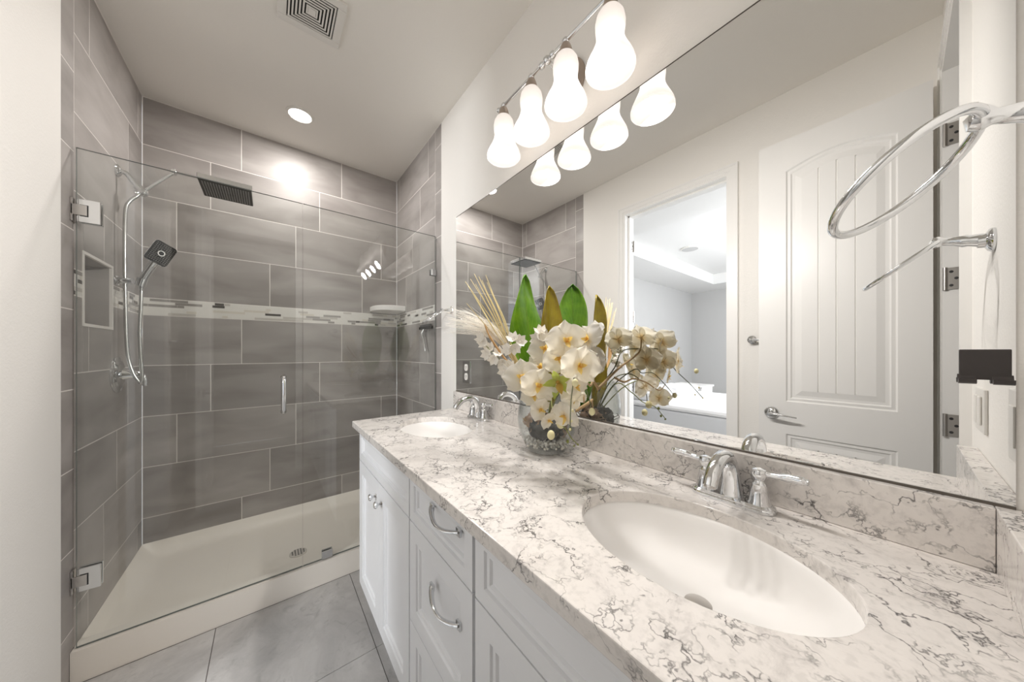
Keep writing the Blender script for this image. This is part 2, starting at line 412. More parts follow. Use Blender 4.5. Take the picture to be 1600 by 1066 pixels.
# painted walls
struct(MB().box(XR, XR+.1, YF-.12, YT, 0, H).build('wall_right', M_WALL))
DY0, DY1, DZ = .70, 1.43, 2.41                                      # bedroom doorway in the left wall
e_ = .0121
w = MB(); w.box(XL-.12, XL, YF, DY0-e_, 0, H); w.box(XL-.12, XL, DY1+e_, YT, 0, H); w.box(XL-.12, XL, DY0-e_, DY1+e_, DZ+e_, H)
struct(w.build('wall_left', M_WALL))
EX0, EX1, EZ = -.425, .225, 2.425                                   # entrance doorway in the front wall
w = MB(); w.box(XL-.12, EX0-e_, YF-.12, YF, 0, H); w.box(EX1+e_, XR, YF-.12, YF, 0, H); w.box(EX0-e_, EX1+e_, YF-.12, YF, EZ+e_, H)
struct(w.build('wall_front', M_WALL))
def casing(mb, axis, plane, inward, a0, a1, zt, wd=.064):
    """three-sided door casing with a stepped profile"""
    for (o0, o1, th) in ((0, wd*.35, .010), (wd*.35, wd*.8, .014), (wd*.8, wd, .019)):
        p0, p1 = sorted((plane, plane+inward*th))
        for (ua, ub, za, zb) in ((a0-o1, a0-o0, 0, zt+o1), (a1+o0, a1+o1, 0, zt+o1), (a0-o0, a1+o0, zt+o0, zt+o1)):
            if axis == 'x': mb.box(p0, p1, ua, ub, za, zb)
            else: mb.box(ua, ub, p0, p1, za, zb)
def hinge(mb, x0, x1, y0, y1, z):
    mb.box(x0, x1, y0, y1, z-.045, z+.045)
def hinge_part(parent, axis, cx, cy, z):
    mb = MB(); s = Vector((cx, cy, z))
    if axis == 'y':                                                 # leaf lies in an x-z plane (jamb faces -y)
        mb.box(cx-.017, cx+.017, cy-.003, cy, z-.045, z+.045); mb.tube([(cx-.021, cy-.005, z-.047), (cx-.021, cy-.005, z+.047)], .006, 10)
        sc_ = [(cx+.006*(-1)**i, cy-.0035, z+.028*(i-1)) for i in range(3)]; ax = (0, -1, 0)
    else:
        mb.box(cx, cx+.003, cy-.017, cy+.017, z-.045, z+.045); mb.tube([(cx+.005, cy+.021, z-.047), (cx+.005, cy+.021, z+.047)], .006, 10)
        sc_ = [(cx+.0035, cy+.006*(-1)**i, z+.028*(i-1)) for i in range(3)]; ax = (1, 0, 0)
    h = mb.build('hinge', M_STEEL, parent, smooth=40)
    sm = MB()
    for p in sc_: sm.lathe([(.0055, 0), (.0055, .001)], p, ax, 10)
    sm.build('screw', M_DKRUB, h)
m = MB(); casing(m, 'x', XL, 1, DY0, DY1, DZ)
d1 = struct(m.build('door_1', M_TRIM), 'white cased doorway opening onto the bedroom, seen in the mirror')
m = MB(); m.box(XL-.125, XL, DY0-.012, DY0, 0, DZ); m.box(XL-.125, XL, DY1, DY1+.012, 0, DZ); m.box(XL-.125, XL, DY0, DY1, DZ, DZ+.012)
m.box(XL-.075, XL-.04, DY0, DY0+.012, 0, DZ); m.box(XL-.075, XL-.04, DY1-.012, DY1, 0, DZ); m.box(XL-.075, XL-.04, DY0, DY1, DZ-.012, DZ)
m.build('jamb', M_TRIM, d1)
for z in (2.169, 1.56, .952, .345): hinge_part(d1, 'y', XL-.098, DY1, z)
# entrance doorway and its open door
m = MB(); casing(m, 'y', YF, 1, EX0, EX1, EZ)
m.box(EX0-.012, EX0, YF-.125, YF, 0, EZ); m.box(EX1, EX1+.012, YF-.125, YF, 0, EZ); m.box(EX0, EX1, YF-.125, YF, EZ, EZ+.012)
ed = struct(m.build('trim_entrance', M_TRIM), 'white casing and jamb of the entrance beside the towel ring')

DX, DA, DB, DT = -.418, -.092, .494, 2.406                          # face towards the vanity, hinge end, free end, top
def panel_outline(y0, y1, z0, z1, rise, n=14):
    pts = [(y0, z0), (y1, z0), (y1, z1)]
    for i in range(1, n):
        t = i/n; pts.append((y1+(y0-y1)*t, z1+rise*math.sin(PI*t)))
    return pts+[(y0, z1)]
def inset_loops(mb, loops, xs_, mi=0):
    """bridge outlines of equal length at the given depths, cap the last"""
    N = len(loops[0]); vs = []; fs = []
    for lp, x in zip(loops, xs_): vs += [(x, y, z) for y, z in lp]
    for i in range(len(loops)-1):
        for k in range(N): fs.append((i*N+k, i*N+(k+1) % N, (i+1)*N+(k+1) % N, (i+1)*N+k))
    mb.add(vs, fs, mi); return N
def door_leaf():
    mb = MB(); th = .035
    up = dict(y0=.0, y1=.377, z0=.99, z1=2.235, rise=.042); lo = dict(y0=.0, y1=.377, z0=.17, z1=.815, rise=0)
    bm = bmesh.new()
    def loop(pts, x):
        vs = [bm.verts.new((x, y, z)) for y, z in pts]; return [bm.edges.new((vs[i], vs[(i+1) % len(vs)])) for i in range(len(vs))]
    ed_ = loop([(DA, .01), (DB, .01), (DB, DT), (DA, DT)], DX)
    for p in (up, lo): ed_ += loop(panel_outline(**p), DX)
    bmesh.ops.triangle_fill(bm, use_beauty=True, use_dissolve=True, edges=ed_)
    mb.add([v.co for v in bm.verts], [[v.index for v in f_.verts] for f_ in (bm.verts.index_update() or bm.faces)]); bm.free()
    mb.add([(DX, DA, .01), (DX, DB, .01), (DX, DB, DT), (DX, DA, DT), (DX-th, DA, .01), (DX-th, DB, .01), (DX-th, DB, DT), (DX-th, DA, DT)],
           [(0, 1, 5, 4), (1, 2, 6, 5), (2, 3, 7, 6), (3, 0, 4, 7), (4, 5, 6, 7)])
    for p in (up, lo):
        def o(d, rs): return panel_outline(p['y0']+d, p['y1']-d, p['z0']+d, p['z1']-d, p['rise']*rs)
        N = inset_loops(mb, [o(0, 1), o(.006, 1), o(.018, 1), o(.024, .97), o(.036, .95), o(.062, .85)], [DX, DX-.007, DX-.005, DX-.010, DX-.010, DX-.004])
        y0, y1, z0, z1 = p['y0']+.062, p['y1']-.062, p['z0']+.062, p['z1']-.062; nb = 4; wb = (y1-y0)/nb   # boards with grooves
        g = .0035
        def top(y): return z1+p['rise']*.85*math.sin(PI*(y-y0)/(y1-y0))
        for b in range(nb):
            a, c = y0+b*wb+(g if b else 0), y0+(b+1)*wb-(g if b < nb-1 else 0); ys_ = [a+(c-a)*i/6 for i in range(7)]
            mb.add([(DX-.004, y, z) for y in ys_ for z in (z0, top(y))], [(2*i, 2*i+2, 2*i+3, 2*i+1) for i in range(6)])
            if b < nb-1:
                q = y0+(b+1)*wb; xs2 = (DX-.004, DX-.009, DX-.009, DX-.004); yy = (q-g, q-.001, q+.001, q+g)
                mb.add([(x, y, z) for x, y in zip(xs2, yy) for z in (z0, top(y))], [(2*i, 2*i+2, 2*i+3, 2*i+1) for i in range(3)])
    return mb
dl = struct(door_leaf().build('door_2', M_DOOR), 'white arched-panel plank door standing open against the left wall, seen in the mirror')
mb = MB(); mb.lathe([(.033, 0), (.033, .004), (.028, .011), (.012, .016), (.011, .045), (.0, .047)], (DX, .437, .922), (1, 0, 0), 28)
mb.tube(spline([(DX+.043, .437, .922), (DX+.047, .40, .921), (DX+.046, .36, .917), (DX+.043, .327, .914)]), [.0095]*6+[.008]*6+[.006]*7, 12, flat=.7)
mb.build('lever_handle', M_CHROME, dl, smooth=40)
MB().box(DX-.026, DX-.008, DB, DB+.0015, .894, .95).build('latch_plate', M_STEEL, dl)
for z in (2.155, 1.56, .956, .35): hinge_part(ed, 'x', EX0, -.142, z)

# space behind the entrance (only its light matters)
w = MB(); w.box(-.72, -.70, -1.7, YF-.12, 0, H); w.box(.98, 1.0, -1.7, YF-.12, 0, H); w.box(-.72, 1.0, -1.72, -1.7, 0, H)
struct(w.build('wall_hall', M_WALL))
# bedroom beyond the doorway
BX0, BX1, BY0, BY1 = -5.69, XL-.12, -1.6, 2.89
w = MB(); w.box(BX0-.1, BX0, BY0-.1, BY1+.1, 0, 2.9); struct(w.build('wall_bedroom_far', M_BED_WALL))
w = MB(); w.box(BX0, BX1, BY1, BY1+.1, 0, 2.9); struct(w.build('wall_bedroom_side', M_BED_WALL))
w = MB(); w.box(BX0, -4.3, BY0-.1, BY0, 0, 2.9); w.box(-1.7, BX1, BY0-.1, BY0, 0, 2.9); w.box(-4.3, -1.7, BY0-.1, BY0, 0, .65); w.box(-4.3, -1.7, BY0-.1, BY0, 2.35, 2.9)
struct(w.build('wall_bedroom_window', M_BED_WALL))
m = MB(); m.box(-4.36, -1.64, BY0, BY0+.015, .59, .65); m.box(-4.36, -1.64, BY0, BY0+.015, 2.35, 2.41); m.box(-4.36, -4.3, BY0, BY0+.015, .65, 2.35); m.box(-1.7, -1.64, BY0, BY0+.015, .65, 2.35); m.box(-3.03, -2.97, BY0-.06, BY0-.02, .65, 2.35)
struct(m.build('window_1', M_TRIM))
w = MB(); w.box(BX1, BX1+.005, YT, BY1, 0, 2.9); w.box(BX1, BX1+.005, BY0, YF, 0, 2.9); struct(w.build('wall_bedroom_near', M_BED_WALL))
struct(MB().box(BX0, BX1+.12, BY0, BY1, -.06, -.002).build('floor_bedroom', M_CARPET))
ZS, ZU = 2.56, 2.75; tx0, tx1, ty0, ty1 = -4.96, -1.43, -.9, 2.22
w = MB(); w.box(BX0, tx0, BY0, BY1, ZS, ZU+.1); w.box(tx1, BX1, BY0, BY1, ZS, ZU+.1); w.box(tx0, tx1, BY0, ty0, ZS, ZU+.1); w.box(tx0, tx1, ty1, BY1, ZS, ZU+.1); w.box(tx0, tx1, ty0, ty1, ZU, ZU+.1)
struct(w.build('ceiling_bedroom', M_BED_CEIL))
s = thing('ceiling_speaker', 'flat round white speaker in the bedroom tray ceiling', 'speaker', (-2.99, 1.868, ZU))
MB().lathe([(.12, 0), (.12, .012), (.11, .016)], (-2.99, 1.868, ZU), (0, 0, -1), 36).build('rim', M_PLASTIC, s, smooth=40)
MB().lathe([(.105, .0165), (.105, .018)], (-2.99, 1.868, ZU), (0, 0, -1), 36).build('grille', M_BED_WALL, s, smooth=40)
b = thing('bed', 'white-covered bed in the bedroom, seen through the doorway', 'bed', (-2.6, 1.2, 0))
MB().box(-3.36, -1.84, .1, 2.3, .06, .34).build('bed_base', M_SHEET, b, bevel=.02)
MB().box(-3.40, -1.82, .08, 2.32, .05, .585).build('bed_skirt', M_SHEET, b, bevel=.03)
MB().box(-3.42, -1.80, .05, 2.34, .585, .65).build('quilt', M_LINEN, b, bevel=.03)
for i in range(2): MB().box(-3.3+i*.78, -2.62+i*.78, 1.85, 2.3, .65, .76).build('pillow', M_LINEN, b, bevel=.05)
s = thing('nightstand', 'white nightstand by the far corner of the bedroom', 'nightstand', (-3.9, 2.2, 0))
MB().box(-4.12, -3.62, 1.93, 2.47, .67, .70).build('top', M_TRIM, s, bevel=.005)
MB().box(-4.10, -3.64, 1.95, 2.45, .1, .67).build('body', M_TRIM, s)
for x in (-4.08, -3.68):
    for y in (1.96, 2.42): MB().box(x, x+.03, y, y+.03, 0, .1).build('leg', M_TRIM, s)

# ------------------------------------------------------------------ shower
def pan():
    mb = MB(); x0, x1, y0, y1 = XL+.001, XR-.001, 1.932, YB-.001; top, fl, lip = .1145, .045, .118; nx, ny = 72, 60
    def z(x, y):
        d = min(x-x0, x1-x, y1-y); t = min(1, d/.11); a = fl+(top-fl)*(1-t)**2.4
        if y < 2.01: c = lip
        else: t2 = min(1, (y-2.01)/.07); c = fl+(lip-fl)*(1-t2)**2.6
        r = math.hypot(x-.137, y-2.245); return max(a, c)+.006*min(1, r/.5)
    def fn(u, v):
        x = x0+(x1-x0)*u; y = y0+(y1-y0)*v**1.15
        return (x, y, z(x, y))
    mb.grid(nx, ny, fn)
    mb.add([(x0, y0, 0), (x1, y0, 0), (x1, y0, lip+.006), (x0, y0, lip+.006)], [(0, 1, 2, 3)])
    mb.add([(x0, y0, 0), (x1, y0, 0), (x1, y1, 0), (x0, y1, 0)], [(3, 2, 1, 0)])
    return mb
sp = thing('shower_pan', 'cream acrylic shower base with a low front curb', 'shower pan', (.15, 2.35, 0))
pan().build('basin', M_PAN, sp, smooth=35)
d = MB(); d.lathe([(.044, 0), (.044, .004), (.038, .006), (.0, .006)], (.137, 2.245, .046), seg=32)
dr = d.build('drain_cover', mat('cream_drain', (.62, .58, .53), .4), sp, smooth=40); d = MB()
for i in range(-2, 3):
    for j in range(-2, 3):
        if i*i+j*j < 6: d.lathe([(.0045, 0), (.0045, .0006)], (.137+i*.014, 2.245+j*.014, .0522), seg=8)
d.build('drain_hole', M_DKRUB, dr)

ZG0, ZG1 = .126, 2.041
sd = thing('shower_door', 'frameless clear glass shower door hinged on the left tiled wall', 'shower door', (-.22, YG, ZG0))
def pane(x0, x1, name, parent):
    mb = MB(); mb.box(x0, x1, YG-.005, YG+.005, ZG0, ZG1)
    mb.m = [1 if i in (0, 1, 3, 5) else 0 for i in range(6)]
    return mb.build(name, [M_GLASS, M_GEDGE], parent)
pane(-.578, .138, 'glass_pane', sd)
def shower_hinge(z):
    mb = MB(); y = YG-.005
    mb.box(-.573, -.517, y-.010, y-.0005, z-.044, z+.044); mb.box(-.573, -.517, YG+.0055, YG+.015, z-.044, z+.044)
    h = mb.build('hinge', M_CHROME, sd, bevel=.0015)
    k = MB(); k.box(-.566, -.546, y-.0115, y-.0102, z-.022, z+.022); k.build('gasket', M_DKRUB, h)
    k = MB(); k.box(-.586, -.548, y-.016, y-.0105, z-.020, z+.020); k.box(-.5875, -.5815, y-.016, YG+.016, z-.044, z+.044); k.build('wall_bracket', M_STEEL, h, bevel=.001)
for z in (1.80, .385): shower_hinge(z)
hh = MB(); xh = .058
for sgn in (-1, 1):
    y = YG+sgn*.005; yo = y+sgn*.045; r = .022
    pts = [(xh, y, 1.148-.02)]+[(xh, yo-sgn*r+sgn*r*math.sin(a), 1.148-.02-r+r*math.cos(a)) for a in [PI/2*i/6 for i in range(7)]]
    pts += [(xh, yo-sgn*r+sgn*r*math.sin(a), .953+r-r*math.cos(a)) for a in [PI/2*(6-i)/6 for i in range(7)]]+[(xh, y, .953)]
    hh.tube(pts, .0095, 14)
    for z in (1.128, .953): hh.lathe([(.013, 0), (.013, .004)], (xh, y, z), (0, sgn, 0), 20)
hh.build('pull_handle', M_CHROME, sd, smooth=50)
sg = thing('shower_glass_panel', 'fixed clear glass panel between the shower door and the right tiled wall', 'glass panel', (.51, YG, ZG0))
pane(.141, .884, 'glass_pane', sg)
for (x0, x1, z0, z1) in ((.225, .275, .1275, .170), (.848, .886, 1.772, 1.812), (.848, .886, .40, .44)):
    k = MB(); k.box(x0, x1, YG-.014, YG-.0055, z0, z1); k.box(x0, x1, YG+.0055, YG+.014, z0, z1); k.build('clamp', M_CHROME, sg, bevel=.001)

# shower head set: arm, diverter, rain head, hose
SY = 2.386
sh = thing('shower_head_set', 'chrome shower arm with diverter and square black-faced rain head', 'shower head', (XL, SY, 2.145))
MB().lathe([(.03, 0), (.03, .004), (.022, .012), (.012, .016)], (XL, SY, 2.150), (1, 0, 0), 28).build('wall_flange', M_CHROME, sh, smooth=40)
MB().tube(spline([(XL+.005, SY, 2.150), (XL+.03, SY, 2.146), (-.535, SY, 2.112), (-.505, SY, 2.071)]), .0105, 14).build('arm', M_CHROME, sh, smooth=50)
dv = MB(); dv.tube([(-.521, SY, 2.094), (-.497, SY, 2.060)], .017, 16); dv.ball((-.503, SY, 2.068), .020); dv.tube([(-.505, SY-.032, 2.064), (-.505, SY+.03, 2.066)], .010, 12)
dv.tube([(-.525, SY-.02, 2.052), (-.50, SY-.01, 2.064)], .011, 12)
dv.build('diverter', M_CHROME, sh, smooth=50)
HC = Vector((-.175, 2.245, 2.125))
MB().tube([(-.500, SY, 2.075), (-.40, SY-.01, 2.196)], .0065, 12).build('extension_rod', M_CHROME, sh, smooth=50)
jt = MB(); jt.ball((-.393, SY-.012, 2.206), .013); jt.tube([(-.393, SY-.03, 2.206), (-.393, SY+.01, 2.206)], .009, 12); jt.tube([(-.40, SY-.01, 2.196), (-.39, SY-.012, 2.222)], .008, 12)
jt.build('elbow_joint', M_CHROME, sh, smooth=50)
MB().tube(spline([(-.393, SY-.012, 2.206), (-.30, 2.325, 2.190), (-.21, 2.27, 2.166), (HC.x, HC.y, HC.z+.022)]), .0065, 12).build('neck', M_CHROME, sh, smooth=50)
q = .104; rh = MB(); rh.box(HC.x-q, HC.x+q, HC.y-q-.012, HC.y+q+.002, HC.z-.012, HC.z+.014)
rhd = rh.build('rain_head', M_CHROME, sh, bevel=.003)
fc = MB(); fc.box(HC.x-q+.003, HC.x+q-.003, HC.y-q-.009, HC.y+q-.001, HC.z-.0155, HC.z-.0122)
face = fc.build('spray_face', M_BLACK, rhd, bevel=.002)
nz = MB()
for i in range(18):
    for j in range(18):
        nz.lathe([(.0026, 0), (.0017, .0022)], (HC.x-.088+i*.01035, HC.y-.093+j*.01035, HC.z-.0155), (0, 0, -1), 6)
nzo = nz.build('nozzles', mat('grey_rubber_nozzle', (.26, .25, .24), .6), rhd); nzo['kind'] = 'stuff'
hp = [(-.512, SY-.018, 2.050), (-.520, SY-.02, 2.035), (-.540, SY-.022, 2.005), (-.553, SY-.024, 1.955), (-.556, SY-.024, 1.80), (-.556, SY-.02, 1.60), (-.553, SY-.02, 1.38), (-.547, SY-.02, 1.24), (-.530, SY-.025, 1.155), (-.513, SY-.028, 1.115),
      (-.504, SY-.03, 1.105), (-.499, SY-.03, 1.13), (-.503, SY-.03, 1.22), (-.507, SY-.03, 1.36), (-.503, SY-.03, 1.50), (-.502, SY-.03, 1.575)]
MB().tube(spline(hp, 8), .0075, 10).build('hose', mat('chrome_hose', (.62, .62, .61), .25, 1), sh, smooth=60)
# hand shower on its wall bracket
hb = thing('hand_shower_bracket', 'chrome wall bracket holding the hand shower', 'bracket', (XL, SY, 1.608))
MB().lathe([(.024, 0), (.024, .006), (.016, .01), (.014, .06)], (XL, SY-.01, 1.608), (1, -.25, 0), 24).build('wall_mount', M_CHROME, hb, smooth=40)
MB().tube([(-.5045, SY-.032, 1.590), (-.495, SY-.04, 1.625)], .0195, 20).build('cradle', M_CHROME, hb, smooth=40)
hs = thing('hand_shower', 'chrome hand shower with a dark square spray face', 'hand shower', (-.50, SY-.03, 1.575))
hd = Vector((-.427, 2.30, 1.752))
MB().tube(spline([(-.503, SY-.03, 1.568), (-.495, SY-.038, 1.615), (-.47, SY-.055, 1.672), (hd.x-.018, hd.y+.012, hd.z-.035)]), [.0085, .009, .0105, .012, .013, .0135, .014, .0145, .015, .0155, .016, .017, .017, .018, .018, .018, .019, .019, .02][:19], 14).build('handle', M_CHROME, hs, smooth=50)
fdir = Vector((.55, -.80, -.10)).normalized(); updir = Vector((.085, -.02, .13)); updir = (updir-fdir*updir.dot(fdir)).normalized(); side = updir.cross(fdir)
def rrect(w_, h_, r_, n_=5):
    out = []
    for cx, cy, a0 in ((w_-r_, h_-r_, 0), (-w_+r_, h_-r_, PI/2), (-w_+r_, -h_+r_, PI), (w_-r_, -h_+r_, 1.5*PI)):
        out += [(cx+r_*math.cos(a0+PI/2*i/n_), cy+r_*math.sin(a0+PI/2*i/n_)) for i in range(n_+1)]
    return out
def plate(mb, c, sd_, up_, fd_, loops, mi=0):
    vs = []; N = len(loops[0][0])
    for pts, dd in loops: vs += [c+sd_*a+up_*b_+fd_*dd for a, b_ in pts]
    fs = [(i*N+k, i*N+(k+1) % N, (i+1)*N+(k+1) % N, (i+1)*N+k) for i in range(len(loops)-1) for k in range(N)]
    fs += [tuple(range(N))[::-1], tuple((len(loops)-1)*N+k for k in range(N))]; mb.add(vs, fs, mi)
p = MB(); plate(p, hd, side, updir, fdir, [(rrect(.035, .045, .012), -.013), (rrect(.044, .056, .014), -.002), (rrect(.044, .056, .014), .004)])
hsd = p.build('spray_head', M_CHROME, hs, smooth=40)
p = MB(); plate(p, hd, side, updir, fdir, [(rrect(.0435, .0555, .0135), .0042), (rrect(.0430, .055, .0133), .0065)])
p.build('spray_face', M_BLACK, hsd)
p = MB()
for i in range(-4, 5):
    for j in range(-5, 6):
        if math.hypot(i*.0085, j*.0085) > .019: p.lathe([(.0024, 0), (.0015, .002)], hd+side*(i*.0083)+updir*(j*.0088)+fdir*.0065, fdir, 6)
a = p.build('nozzles', mat('pale_rubber_nozzle', (.22, .215, .21), .6), hsd); a['kind'] = 'stuff'
p = MB(); p.lathe([(.014, 0), (.014, .0015), (.010, .0015), (.010, 0)], hd+fdir*.0065, fdir, 24, cap=False); p.build('centre_ring', M_STEEL, hsd, smooth=40)
# valve
sv = thing('shower_valve', 'round chrome shower valve with a lever on the left tiled wall', 'shower valve', (XL, SY, 1.146))
MB().lathe([(.088, 0), (.088, .004), (.083, .009), (.072, .010), (.066, .015), (.05, .018), (.03, .022)], (XL, SY, 1.146), (1, 0, 0), 48).build('escutcheon', M_CHROME, sv, smooth=40)
MB().lathe([(.026, .018), (.028, .022), (.026, .030), (.022, .045), (.017, .068), (.012, .078), (.0, .080)], (XL, SY, 1.146), (1, 0, 0), 32).build('hub', M_CHROME, sv, smooth=40)
MB().tube(spline([(XL+.070, SY, 1.146), (XL+.085, SY-.005, 1.143), (XL+.092, SY-.008, 1.12), (XL+.094, SY-.008, 1.085)]), [.008]*6+[.009]*6+[.011]*6+[.007], 14).build('lever', M_CHROME, sv, smooth=50)
# corner shelf
cs = thing('corner_shelf', 'small white corner shelf above the mosaic in the shower', 'shelf', (.80, 2.70, 1.59))
k = MB(); R_ = .222; N = 18
def quarter(r, z): return [(XR-.0015-r*math.cos(PI/2*i/N)**.75 if i < N else XR-.0015, YB-.0015-r*math.sin(PI/2*i/N)**.75 if i else YB-.0015, z) for i in range(N+1)]
loops = [quarter(R_-.03, 1.588), quarter(R_, 1.598), quarter(R_, 1.634), quarter(R_-.008, 1.638), quarter(R_-.014, 1.628), quarter(.02, 1.622)]
vs = [p_ for lp in loops for p_ in lp]; W_ = N+1
k.add(vs, [(i*W_+j, i*W_+j+1, (i+1)*W_+j+1, (i+1)*W_+j) for i in range(len(loops)-1) for j in range(N)])
k.add([(XR-.0015, YB-.0015, 1.588)]+loops[0], [(0, j+1, j+2) for j in range(N)]); k.add([(XR-.0015, YB-.0015, 1.622)]+loops[-1], [(0, j+2, j+1) for j in range(N)])
k.build('tray', M_CERAMIC, cs, smooth=40)
# squeegee hung on right wall
sq = thing('squeegee', 'small dark squeegee with a curved chrome handle hung on the right shower wall', 'squeegee', (XR-.02, 2.08, 1.43))
k = MB(); k.box(XR-.030, XR-.008, 1.985, 2.185, 1.418, 1.438); k.build('blade_holder', M_BLACK, sq, bevel=.003)
MB().box(XR-.022, XR-.016, 1.988, 2.182, 1.439, 1.452).build('rubber_blade', M_DKRUB, sq)
MB().tube(spline([(XR-.022, 2.11, 1.418), (XR-.035, 2.115, 1.385), (XR-.03, 2.095, 1.34), (XR-.032, 2.075, 1.295), (XR-.03, 2.065, 1.262)]), .0075, 12).build('handle', M_CHROME, sq, smooth=50)
MB().lathe([(.016, 0), (.014, .006), (.006, .0085)], (XR, 2.13, 1.428), (-1, 0, 0), 20).build('wall_hook', M_CHROME, sq, smooth=40)

# ------------------------------------------------------------------ ceiling fittings
vt = thing('exhaust_fan', 'square cream exhaust fan grille on the ceiling', 'vent', (.148, 1.605, H))
cx, cy, q = .148, 1.605, .122
k = MB(); inn = .088
for (x0, x1, y0, y1) in ((cx-q, cx+q, cy-q, cy-inn), (cx-q, cx+q, cy+inn, cy+q), (cx-q, cx-inn, cy-inn, cy+inn), (cx+inn, cx+q, cy-inn, cy+inn)): k.box(x0, x1, y0, y1, H-.014, H)
k.build('frame', M_PLASTIC, vt, bevel=.004)
MB().box(cx-inn, cx+inn, cy-inn, cy+inn, H-.003, H).build('backing', mat('fan_cavity', (.03, .027, .024), .8), vt)
r_ = .084
while r_ > .02:
    k = MB(); t_ = .0065
    k.box(cx-r_, cx+r_, cy-r_, cy-r_+t_, H-.0122, H-.0105); k.box(cx-r_, cx+r_, cy+r_-t_, cy+r_, H-.0122, H-.0105); k.box(cx-r_, cx-r_+t_, cy-r_+t_, cy+r_-t_, H-.0122, H-.0105); k.box(cx+r_-t_, cx+r_, cy-r_+t_, cy+r_-t_, H-.0122, H-.0105)
    k.build('louvre_ring', M_PLASTIC, vt); r_ -= .0125
MB().box(cx-.014, cx+.014, cy-.014, cy+.014, H-.013, H-.004).build('centre_plate', M_PLASTIC, vt)
dn = thing('downlight', 'round lit recessed downlight in the shower ceiling', 'ceiling light', (.155, 2.37, H))
MB().lathe([(.076, 0), (.074, .005), (.062, .008), (.060, .003)], (.155, 2.37, H), (0, 0, -1), 40, cap=False).build('trim_ring', M_PLASTIC, dn, smooth=40)
MB().lathe([(.060, .002), (.060, .004)], (.155, 2.37, H), (0, 0, -1), 40).build('lens', M_LENS, dn)

# ------------------------------------------------------------------ vanity
XD = .344; XCB = .3645                                               # door faces and carcass front
def front(mb, y0, y1, z0, z1, fr=.055):
    """framed front with a stepped recessed panel, facing -x"""
    def o(d): return [(y0+d, z0+d), (y0+d, z1-d), (y1-d, z1-d), (y1-d, z0+d)]
    N = inset_loops(mb, [o(0), o(0), o(fr), o(fr+.0025), o(fr+.004), o(fr+.012), o(fr+.015)], [XCB-.001, XD, XD, XD+.007, XD+.0045, XD+.0055, XD+.0115])
    y, z = fr+.015, fr+.015
    mb.add([(XD+.0115, y0+z, z0+z), (XD+.0115, y0+z, z1-z), (XD+.0115, y1-z, z1-z), (XD+.0115, y1-z, z0+z)], [(0, 1, 2, 3)])
    return mb
def carcass(parent, y0, y1):
    k = MB(); k.box(XCB, XR-.003, y0, y0+.016, .137, .889); k.box(XCB, XR-.003, y1-.016, y1, .137, .889); k.box(XCB, XR-.003, y0+.016, y1-.016, .137, .153)
    k.box(XR-.012, XR-.003, y0+.016, y1-.016, .153, .889); k.box(XCB, XCB+.018, y0+.016, y1-.016, .153, .74); k.box(XCB, XCB+.018, y0+.016, y1-.016, .74, .889)
    k.build('carcass', M_CAB, parent)
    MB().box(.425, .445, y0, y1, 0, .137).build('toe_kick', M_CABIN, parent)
def knob(parent, y, z):
    MB().lathe([(.007, 0), (.005, .006), (.005, .014), (.0125, .019), (.014, .024), (.010, .029), (.0, .030)], (XD, y, z), (-1, 0, 0), 20).build('knob', M_CHROME, parent, smooth=40)
def pull(parent, yc, z):
    k = MB(); w2 = .0735
    pts = [(XD-.003-.021*math.sin(PI*t)**.8, yc-w2+2*w2*t, z-.012*math.sin(PI*t)) for t in [i/20 for i in range(21)]]
    k.tube(pts, [.0075-.0025*math.sin(PI*i/20) for i in range(21)], 12, flat=.55)
    for s_ in (-1, 1): k.box(XD-.006, XD, yc+s_*w2-.009, yc+s_*w2+.009, z-.009, z+.009)
    k.build('pull_handle', M_CHROME, parent, smooth=50)
ZM, ZB = .737, .142
def sink_cabinet(name, label, y0, y1):
    t = thing(name, label, 'cabinet', (.6, (y0+y1)/2, 0)); carcass(t, y0, y1); g = .0022
    front(MB(), y0+g, y1-g, ZM+g, .888, .034).build('false_drawer_front', M_CAB, t)
    ym = (y0+y1)/2
    for (a, b_, ky) in ((ym+g/2, y1-g, ym+.040), (y0+g, ym-g/2, ym-.040)):
        d_ = front(MB(), a, b_, ZB, ZM-g).build('door', M_CAB, t); knob(d_, ky, .668)
    return t
sink_cabinet('sink_cabinet', 'white sink cabinet with two doors and small knobs nearest the shower', .952, 1.628)
sink_cabinet('sink_cabinet', 'white sink cabinet under the near basin, right of the drawers', -.12, .562)
dw = thing('drawer_cabinet', 'white cabinet with three drawers and arched chrome pulls', 'cabinet', (.6, .757, 0))
carcass(dw, .568, .948)
for z0, z1, fr, hz in ((ZM+.002, .888, .034, .846), (.430, ZM-.002, .05, .632), (ZB, .427, .05, .33)):
    d_ = front(MB(), .572, .947, z0, z1, fr).build('drawer', M_CAB, dw); pull(d_, .70, hz)
MB().box(.362, .40, .5625, .5675, .137, .889).build('gap_shadow_strip', M_CABIN, dw)  # dark strip standing in for the shade between two cabinets

